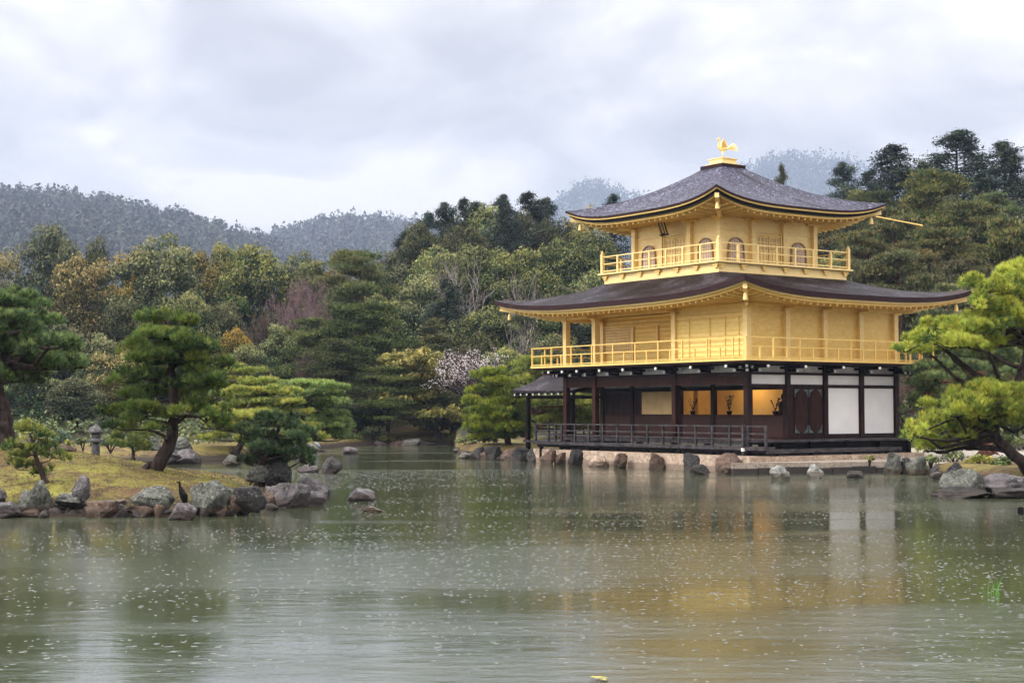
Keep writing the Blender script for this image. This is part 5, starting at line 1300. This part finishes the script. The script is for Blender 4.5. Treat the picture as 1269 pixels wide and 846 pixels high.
niwaki('red_pine', 'pine with a leaning reddish trunk close to the annex roof', 80.5, (651, 556), [(651, 557), (652, 540), (656, 515), (660, 490), (664, 470), (664, 456)],
       [(660, 452, 22, 5), (650, 461, 18, 5), (668, 470, 26, 6), (646, 474, 14, 5), (690, 497, 24, 6), (716, 492, 24, 6), (742, 500, 20, 6), (700, 510, 34, 6), (735, 516, 26, 6), (672, 505, 16, 5), (720, 528, 30, 5), (684, 522, 24, 5)],
       [(.15, .20, .04), (.22, .25, .045), (.09, .13, .035)], [.4, .3, .3], tip=(.34, .34, .05), thick=.17, bark='redbark', spreadD=1.5, seed=11, nl=.2, nw=.028, k=8, dens=60, extra=4)
niwaki('maple_tree', 'olive spreading tree with a dark leaning trunk on the far shore', 105.5, (546, 553), [(546, 554), (542, 538), (536, 520), (526, 500), (520, 480), (518, 460)],
       [(508, 450, 34, 9), (530, 448, 26, 8), (488, 470, 26, 9), (520, 470, 38, 9), (545, 468, 20, 8), (478, 492, 18, 8), (505, 494, 30, 8), (550, 515, 28, 7), (528, 525, 22, 6), (572, 522, 14, 6), (490, 515, 16, 6)],
       [(.16, .15, .045), (.12, .125, .04), (.20, .18, .06)], [.4, .35, .25], tip=(.26, .22, .08), thick=.24, spreadD=2.5, seed=12, dens=36, extra=6, leafy=True, size=.26)
RPN = [(.25, .30, .014), (.16, .22, .016), (.33, .35, .018), (.07, .12, .018)]
niwaki('garden_pine', 'bright yellow-green foreground pine leaning over the right shore', 45.5, (1292, 606), [(1292, 606), (1272, 580), (1248, 556), (1232, 535), (1240, 505), (1262, 470), (1272, 435), (1264, 395), (1258, 360)],
       [(1256, 342, 34, 9), (1226, 357, 28, 9), (1268, 364, 34, 10), (1212, 378, 20, 8), (1243, 386, 36, 10), (1220, 402, 34, 9), (1270, 404, 30, 9), (1192, 412, 34, 8), (1158, 404, 20, 6), (1140, 427, 24, 5), (1168, 428, 34, 7), (1208, 426, 34, 8), (1250, 424, 34, 8), (1120, 433, 15, 4),
        (1232, 486, 36, 8), (1200, 497, 32, 8), (1262, 496, 30, 9), (1170, 506, 26, 8), (1214, 512, 36, 8), (1144, 522, 20, 8), (1176, 525, 30, 8), (1250, 520, 30, 8), (1130, 537, 14, 7), (1156, 543, 24, 8), (1196, 533, 26, 7), (1166, 558, 16, 6), (1212, 545, 20, 5), (1150, 557, 12, 5), (1290, 520, 30, 9), (1296, 380, 30, 12)],
       RPN, [.32, .28, .25, .15], tip=(.34, .36, .018), tipf=.45, thick=.19, spreadD=1.1, hm=1.45, seed=13, extra=10, nl=.14, nw=.014, k=13, dens=150, limb=.06)
niwaki('red_pine', 'darker green pine with a red trunk behind the foreground pine', 62, (1224, 556), [(1224, 560), (1222, 530), (1224, 500), (1219, 470), (1222, 445)],
       [(1222, 440, 34, 7), (1152, 457, 24, 6), (1190, 457, 30, 7), (1236, 455, 34, 7), (1262, 464, 24, 7), (1162, 471, 28, 6), (1130, 478, 14, 5), (1206, 474, 32, 6), (1140, 497, 18, 6), (1248, 482, 26, 6), (1128, 508, 12, 6), (1150, 485, 18, 6)],
       [(.07, .115, .035), (.10, .15, .04), (.05, .08, .03)], [.4, .3, .3], tip=(.18, .22, .05), thick=.22, bark='redbark', spreadD=1.8, seed=14, nl=.17, nw=.022, k=10, dens=85, extra=4)

def shrub(label, px, py, hw, hh, D, pal, seed=1, size=.12, name='shrub', group=None, zb=None, dens=110):
    r = np.random.default_rng(seed+int(px)); x, y = gp(px, D); c0 = at(px, py, D); z0 = zb if zb is not None else c0[2]-hh*D/FPX
    w = hw*D/FPX; h = hh*D/FPX*2; e = empty(name, (x, y, z0), label, 'shrub', group); F_ = Foliage(); m = MB()
    for i in range(max(7, int(9*w))):
        a = r.uniform(0, 2*PI); q = math.sqrt(r.uniform(0, 1)); c = np.array([x+math.cos(a)*w*q*.8, y+math.sin(a)*w*q*.8, z0+h*(.25+.5*(1-q*q)*r.uniform(.6, 1.1))]); R = w*r.uniform(.25, .45)
        m.tube([(x, y, z0-.2), ((x+c[0])/2, (y+c[1])/2, (z0+c[2])/2), tuple(c)], [.03, .02, .006], 4, False)
        n_ = int(dens*R*R*12)+20; d = sphere_pts(r, n_); d = d[d[:, 2] > -.6]; p = c+d*[R, R, min(R, h*.4)]*r.uniform(.6, 1.05, len(d))[:, None]
        v, f = cards(p, d*[1, 1, 1.3], size, r, .6); F_.add(v, f, jit(np.array(pal[r.integers(0, len(pal))])*r.uniform(.75, 1.25), r, len(d), .18))
    m.build('stems', MAT['bark'], e); F_.build('foliage', MAT['needle'], e, (x, y, z0)); return e
SG = [(.09, .12, .04), (.12, .14, .05), (.06, .085, .035)]; SY = [(.22, .22, .05), (.17, .18, .05)]; SS = [(.14, .20, .15), (.18, .24, .18), (.10, .15, .10)]
GS_ = 'shrubs around the garden'
shrub('silvery blue-green bush behind the small leaning pine', 70, 541, 20, 9, 64.5, SS, 1, .12, group=GS_)
shrub('yellow-green bush beside the silvery bush near the left shore', 40, 541, 20, 10, 65.5, SY, 2, .12, group=GS_)
shrub('tiny ochre bush left of the stone lantern', 86, 548, 8, 5, 50, SY, 3, .08, group=GS_)
shrub('low green bush just right of the stone lantern', 138, 549, 14, 7, 68, SG, 4, .12, group=GS_)
shrub('green bush left of the stone lantern', 104, 547, 12, 7, 68, SG, 5, .12, group=GS_)
for px, py, hw, hh, D, pal, lb in [(462, 533, 14, 10, 104, SG, 'round green bush on the far shore below the dark pines'), (440, 541, 14, 8, 103.5, SG, 'low dark bush at the far shore right of the green layered pine'), (580, 545, 18, 6, 79, SG, 'low green bush at the left foot of the cape pine'), (515, 548, 12, 4, 104.6, SG, 'small grassy bush at the foot of the leaning olive tree'),
                                   (563, 540, 12, 8, 106, SG, 'dark bush right of the leaning olive tree'), (478, 541, 12, 6, 105, SY, 'yellowish low bush on the brown bank of the far shore'),
                                   (1182, 565, 18, 8, 53.5, SG, 'dark green azalea bush behind the big shore boulders'), (1215, 570, 20, 7, 50, SY, 'olive azalea bush under the leaning foreground trunk'), (1152, 568, 12, 6, 56, SG, 'small bush between the grey landing rocks and the shore boulders'),
                                   (1250, 572, 22, 8, 49, SG, 'dark bush at the right edge behind the purple-grey boulder'), (1128, 530, 14, 12, 68, SG, 'dark shrub beside the right corner of the pavilion'), (1118, 515, 10, 14, 72, SG, 'tall shrub close to the pavilion east corner'), (1148, 540, 16, 8, 70, SG, 'low shrub behind the gravel right of the pavilion'),
                                   (1200, 548, 18, 7, 72, SG, 'round shrub behind the gravel under the foreground pine'), (1245, 545, 22, 8, 74, SG, 'broad shrub behind the gravel at the right edge'), (1076, 567, 6, 4, 56.8, SY, 'yellow weed growing out of the landing edge')]:
    shrub(lb, px, py, hw, hh, D, pal, int(hw), .10 if D < 60 else .16, group=GS_)

# undergrowth under the wood: nobody could count it
r = np.random.default_rng(77); F_ = Foliage(); N = 1500
Dq = r.uniform(106, 168, N*3); pq = r.uniform(-150, 1420, N*3)
sel = r.uniform(size=N*3) < .8; Dq = Dq[sel][:N]; pq = pq[sel][:N]
zq = land_z(pq, Dq)
for i in range(len(Dq)):
    if 108 > Dq[i] and 465 < pq[i] < 570: continue
    x, y = gp(pq[i], Dq[i]); R = r.uniform(.8, 1.9); n_ = int(60*R); d = sphere_pts(r, n_); d = d[d[:, 2] > -.1]
    p = np.array([x, y, zq[i]])+d*[R*1.2, R*1.2, R*r.uniform(.8, 1.5)]
    v, f = cards(p, d, .42, r, .6); F_.add(v, f, jit(np.array([(.055, .07, .032), (.08, .08, .035), (.045, .055, .035), (.075, .06, .045)][r.integers(0, 4)])*r.uniform(.7, 1.2), r, len(d), .2))
for i in range(420):     # the wood floor on the shore left of the cape and behind the channel
    px = r.uniform(-150, 570) if i < 300 else r.uniform(640, 1300); D = interp(px, SH_X, SH_D)+(r.uniform(6, 40) if i < 300 else r.uniform(26, 45)); 
    if D > 108 or (465 < px < 570): continue
    x, y = gp(px, D); R = r.uniform(.5, 1.3); n_ = int(90*R); d = sphere_pts(r, n_); d = d[d[:, 2] > -.1]; p = np.array([x, y, ground_z(px, D)])+d*[R*1.3, R*1.3, R]
    v, f = cards(p, d, .25, r, .6); F_.add(v, f, jit(np.array([(.065, .085, .035), (.09, .10, .04), (.045, .06, .03)][r.integers(0, 3)]), r, len(d), .2))
tag(F_.build('undergrowth', MAT['leaf'], None), 'dark leafy undergrowth covering the ground beneath the hillside trees', 'undergrowth', kind='stuff')

# ------------------------------------------------------------------ far ridges
def ridge(name, prof, Dc, D0, D1, zlow, trees, cs, pal, label, ncard, px0, px1, tall=1.0, seed=1):
    xs, ys = zip(*prof); Zs = [ray(x, y)[2]*Dc+CAM[2] for x, y in prof]
    th = cs*3.2*tall
    def z(px, D):
        top = np.interp(px, xs, Zs)-th
        t = np.clip((D-D0)/(Dc-D0), 0, 1); u = np.clip((D1-D)/(D1-Dc), 0, 1)
        s = np.where(D <= Dc, t*t*(3-2*t)*.35+t*.65, u*u*(3-2*u))
        x = CAM[0]+HF[0]*D+HR[0]*(px-634.5)/FPX*D; y = CAM[1]+HF[1]*D+HR[1]*(px-634.5)/FPX*D
        n_ = (vnoise(x, y, 6/Dc, seed)-.5)*.22+(vnoise(x, y, 22/Dc, seed+1)-.5)*.10
        return zlow+(top-zlow)*s*(1+n_*np.clip((Dc-D)/(Dc-D0)*3, 0, 1)*(D < Dc))
    Dv = np.linspace(D0, D1, 60); Pv = np.linspace(px0, px1, 120); DD, PP = np.meshgrid(Dv, Pv, indexing='ij'); ZZ = z(PP, DD)
    LX = CAM[0]+HF[0]*DD+HR[0]*(PP-634.5)/FPX*DD; LY = CAM[1]+HF[1]*DD+HR[1]*(PP-634.5)/FPX*DD
    o = link_mesh(name, np.stack([LX, LY, ZZ], -1).reshape(-1, 3), [grid_faces(*DD.shape)], MAT['ridge_soil'], None, True); tag(o, kind='structure')
    r = np.random.default_rng(seed); F_ = Foliage()
    Dt = D0+(Dc*1.01-D0)*np.sqrt(r.uniform(.02, 1, trees)); Pt = r.uniform(px0, px1, trees)
    q = int(trees*.16); Dt[:q] = Dc+r.normal(size=q)*Dc*.012          # a crest line of trees
    Zt = z(Pt, Dt)
    for i in range(trees):
        x, y = gp(Pt[i], Dt[i]); crest = i < q
        H = cs*r.uniform(1.8, 3.6)*tall*(1.25 if crest and r.uniform() < .3 else 1); R = cs*r.uniform(.7, 1.25); con = r.uniform() < .4
        n_ = ncard; u = r.uniform(0, 1, n_); d = sphere_pts(r, n_)
        rad_ = R*((1-u)*.95+.1 if con else np.sqrt(np.clip(1-(2*u-1)**2, .05, 1)))
        p = np.stack([x+d[:, 0]*rad_, y+d[:, 1]*rad_, Zt[i]+H*(.15+.85*u)], -1)+r.normal(size=(n_, 3))*R*.12
        v, f = cards(p, d+[0, 0, .5], cs*.42, r, .7, 0, .15); F_.add(v, f, jit(np.array(pal[r.integers(0, len(pal))])*r.uniform(.85, 1.15), r, n_, .06))
    tag(F_.build('forest', MAT['needle'], None), label, 'forest', kind='stuff')
MAT['ridge_soil'] = simple('wooded_slope', (.035, .045, .028), (.07, .075, .045), .06, .9, bs=0)
FP = [(.042, .054, .048), (.034, .046, .044), (.056, .062, .050), (.048, .048, .052)]
ridge('hill', [(-500, 239), (-100, 235), (0, 239), (60, 241), (100, 246), (140, 253), (180, 260), (230, 271), (270, 282), (320, 296), (400, 330), (520, 380)], 1600, 500, 1800, 2, 3000, 8.5, FP, 'hazy wooded ridge rising behind the left treetops', 60, -500, 520, seed=3)
ridge('hill', [(150, 340), (300, 305), (340, 288), (370, 280), (400, 272), (440, 268), (470, 271), (500, 275), (560, 276), (650, 282), (750, 300)], 2200, 900, 2450, 2, 1900, 11, FP, 'misty wooded hill in the gap left of the centre', 50, 150, 750, seed=5)
ridge('mountain', [(380, 300), (430, 272), (462, 262), (490, 264), (520, 272), (580, 290), (650, 300)], 3100, 2500, 3300, 2, 900, 14, FP, 'faint forest on the low far summit behind the misty hill', 26, 380, 650, seed=7)
ridge('mountain', [(520, 320), (640, 275), (690, 242), (715, 226), (735, 221), (760, 227), (795, 240), (850, 252), (890, 232), (920, 206), (950, 190), (985, 183), (1015, 188), (1050, 191), (1080, 200), (1130, 222), (1200, 245), (1400, 280)], 4000, 2600, 4300, 2, 3800, 15.0, FP, 'distant hazy forest on the blue mountains behind the pavilion', 26, 520, 1400, seed=9)
# the moist air
hb = MB(); c8 = []
def pl3(D, l, z): q = CAM+HF*D+HR*l; return (q[0], q[1], z)
for z_ in (-2.6, 740.0):
    for D, l in ((-90, -2400), (-90, 2400), (4600, 2400), (4600, -2400)): c8.append(pl3(D, l, z_))
hb.add(c8, [(3, 2, 1, 0), (4, 5, 6, 7), (0, 1, 5, 4), (1, 2, 6, 5), (2, 3, 7, 6), (3, 0, 4, 7)])
hm = bpy.data.materials.new('moist_air'); hm.use_nodes = True; t = hm.node_tree; t.nodes.clear()
pv = nn(t, 'ShaderNodeVolumePrincipled'); pv.inputs['Color'].default_value = (.46, .57, .82, 1); pv.inputs['Density'].default_value = .00022; pv.inputs['Anisotropy'].default_value = .1
mo = nn(t, 'ShaderNodeOutputMaterial'); t.links.new(pv.outputs[0], mo.inputs['Volume'])
tag(hb.build('haze', hm), kind='stuff')

# moss cushions, fallen needles and short grass on the islet
rm = np.random.default_rng(21); F_ = Foliage(); N = 26000
Dm = rm.uniform(33.8, 56, N); pm = rm.uniform(-60, 400, N)
xm = CAM[0]+HF[0]*Dm+HR[0]*(pm-634.5)/FPX*Dm; ym = CAM[1]+HF[1]*Dm+HR[1]*(pm-634.5)/FPX*Dm
ok = poly_dist(xm, ym, ISLW) > .7; xm, ym = xm[ok], ym[ok]; zm_ = isl_z(xm, ym); nn_ = len(xm)
mo_ = vnoise(xm, ym, .55, 12)*.6+vnoise(xm, ym, 1.9, 13)*.4
v, f = tri_needles(np.stack([xm, ym, zm_-.01], -1), np.tile([0, 0, .8], (nn_, 1)), .045, .022, rm, 3, .9)
cc = np.where((mo_ > .5)[:, None], jit((.22, .215, .04), rm, nn_, .35), jit((.10, .060, .034), rm, nn_, .35)); F_.add(v, f, cc)
tag(F_.build('moss', MAT['needle'], None), 'moss and fallen brown needles over the islet ground', 'moss', kind='stuff')
# ------------------------------------------------------------------ lantern, birds, reeds
D0 = 66.5; x, y = gp(119.5, D0); z0 = ground_z(119.5, D0)-.02
def zat_(py): return at(119.5, py, D0)[2]
ln = empty('stone_lantern', (x, y, z0), 'old stone lantern with a domed cap behind the islet crest', 'lantern')
u = D0/FPX
for nm, prof, sm_ in [('foot', [(5.5*u, z0-.1), (5.2*u, zat_(556)), (4.2*u, zat_(548))], 0), ('platform', [(6*u, zat_(548)), (9.5*u, zat_(547)), (9.5*u, zat_(545)), (5*u, zat_(542.5))], 0),
                      ('firebox', [(5*u, zat_(542.5)), (5.6*u, zat_(540)), (5*u, zat_(536.2))], 0), ('cap', [(9.8*u, zat_(536.2)), (9.6*u, zat_(534.5)), (7.5*u, zat_(530)), (3.5*u, zat_(527.5)), (1.5*u, zat_(527)), (1.6*u, zat_(525.8)), (.2*u, zat_(524.5))], 1)]:
    m = MB(); m.lathe((x, y, 0), prof, 14); m.build(nm, MAT['lanternstone'], ln, smooth=bool(sm_))
def bird(name, label, D, px, pts, radii, mat, legs, cat, extra=None):
    b = at(px, pts[0][1], D); x, y = b[0], b[1]
    P_ = [at(q[0], q[1], D) for q in pts]; zmin = at(px, legs[0][1][1], D)[2]
    m = MB(); m.tube(P_, [r_*D/FPX for r_ in radii], 10)
    for a, c in legs: m.tube([at(*a, D), at(*c, D)], .35*D/FPX, 5)
    for e_ in (extra or []): m.tube([at(q[0], q[1], D-.05) for q in e_[0]], [r_*D/FPX for r_ in e_[1]], 7)
    o = link_mesh(name, m.v, m.f, mat, None, True, (x, y, zmin)); o.location = (x, y, zmin); tag(o, label, cat); return o
D0 = float((on(228, 644)-CAM)@HF)+.18
bird('cormorant', 'black cormorant perched upright on the low pointed rock of the islet', D0, 225, [(231, 627), (229.5, 622), (228, 616), (225.5, 609), (223.6, 604), (222.6, 601.5), (222.9, 599.3), (222, 597.6), (220.4, 597.2), (218.2, 597.6)], [.8, 2.6, 4.6, 4.0, 2.3, 1.4, 1.25, 1.6, .9, .25], simple('black_plumage', (.004, .004, .005), (.009, .009, .011), 12, .5, 0, .06), [((226, 619), (226, 624.5)), ((228.3, 620), (228.6, 625))], 'bird',
     [([(227, 608), (230.5, 614), (231.8, 621)], [1.5, 2.6, .5])])
D0 = 88
bird('heron', 'grey heron hunched on a small rock at the shore behind the dwarf pine', D0, 393, [(397, 554.5), (395.5, 552.5), (393.5, 550.5), (391.6, 549), (391, 547.5), (390.8, 546.3), (389.8, 546), (387.6, 546.8)], [.3, 1.3, 2.0, 1.6, .9, .9, .6, .15], simple('grey_plumage', (.20, .24, .30), (.36, .40, .46), 12, .7), [((393, 552), (393, 557)), ((394.2, 552), (394.4, 557))], 'bird')
rs = np.random.default_rng(9); gr = simple('young_reed', (.07, .20, .03), (.12, .28, .05), 6, .5)
c = on(1225, 737, 0.0); e = empty('reeds', (c[0], c[1], 0), 'tuft of bright green reeds rising from the pond at lower right', 'reeds')
for i in range(13):
    D_ = 19.9+rs.uniform(-.15, .15); px = 1225+rs.uniform(-10.5, 11); h = rs.uniform(.08, .26)*(1 if abs(px-1225) < 8 else .7); b = at(px, 508, D_); b = np.array([b[0], b[1], -.05]); ln_ = rs.normal()*.04
    m = MB(); m.tube([b, b+HR*ln_*.3+[0, 0, .05+h*.5], b+HR*ln_+[0, 0, .05+h]], [.005, .004, .001], 4); m.build('blade', gr, e)
c = on(1265, 637, 0.0); m = MB(); m.tube([(c[0], c[1], -.5), (c[0], c[1], .15)], .07, 8); m.tube([(c[0], c[1], .15), (c[0], c[1], .17)], [.055, .05], 8); tag(m.build('mooring_stub', MAT['black'], None), 'short black stub standing in the water at the right edge', 'post')
c = on(743, 842, 0.0); m = MB()
for i in range(5):
    a = i*1.3; q = Vector((c[0]+math.cos(a)*.05, c[1]+math.sin(a)*.05, .012)); m.add([q+Vector((.05*math.cos(a+k*PI/2), .03*math.sin(a+k*PI/2), .006*(k % 2)+.004*i)) for k in range(4)], [(0, 1, 2, 3)])
tag(m.build('floating_leaves', simple('yellow_leaf', (.26, .24, .05), (.36, .33, .08), 6, .6), None), 'little cluster of yellow leaves floating at the bottom edge', 'leaves')
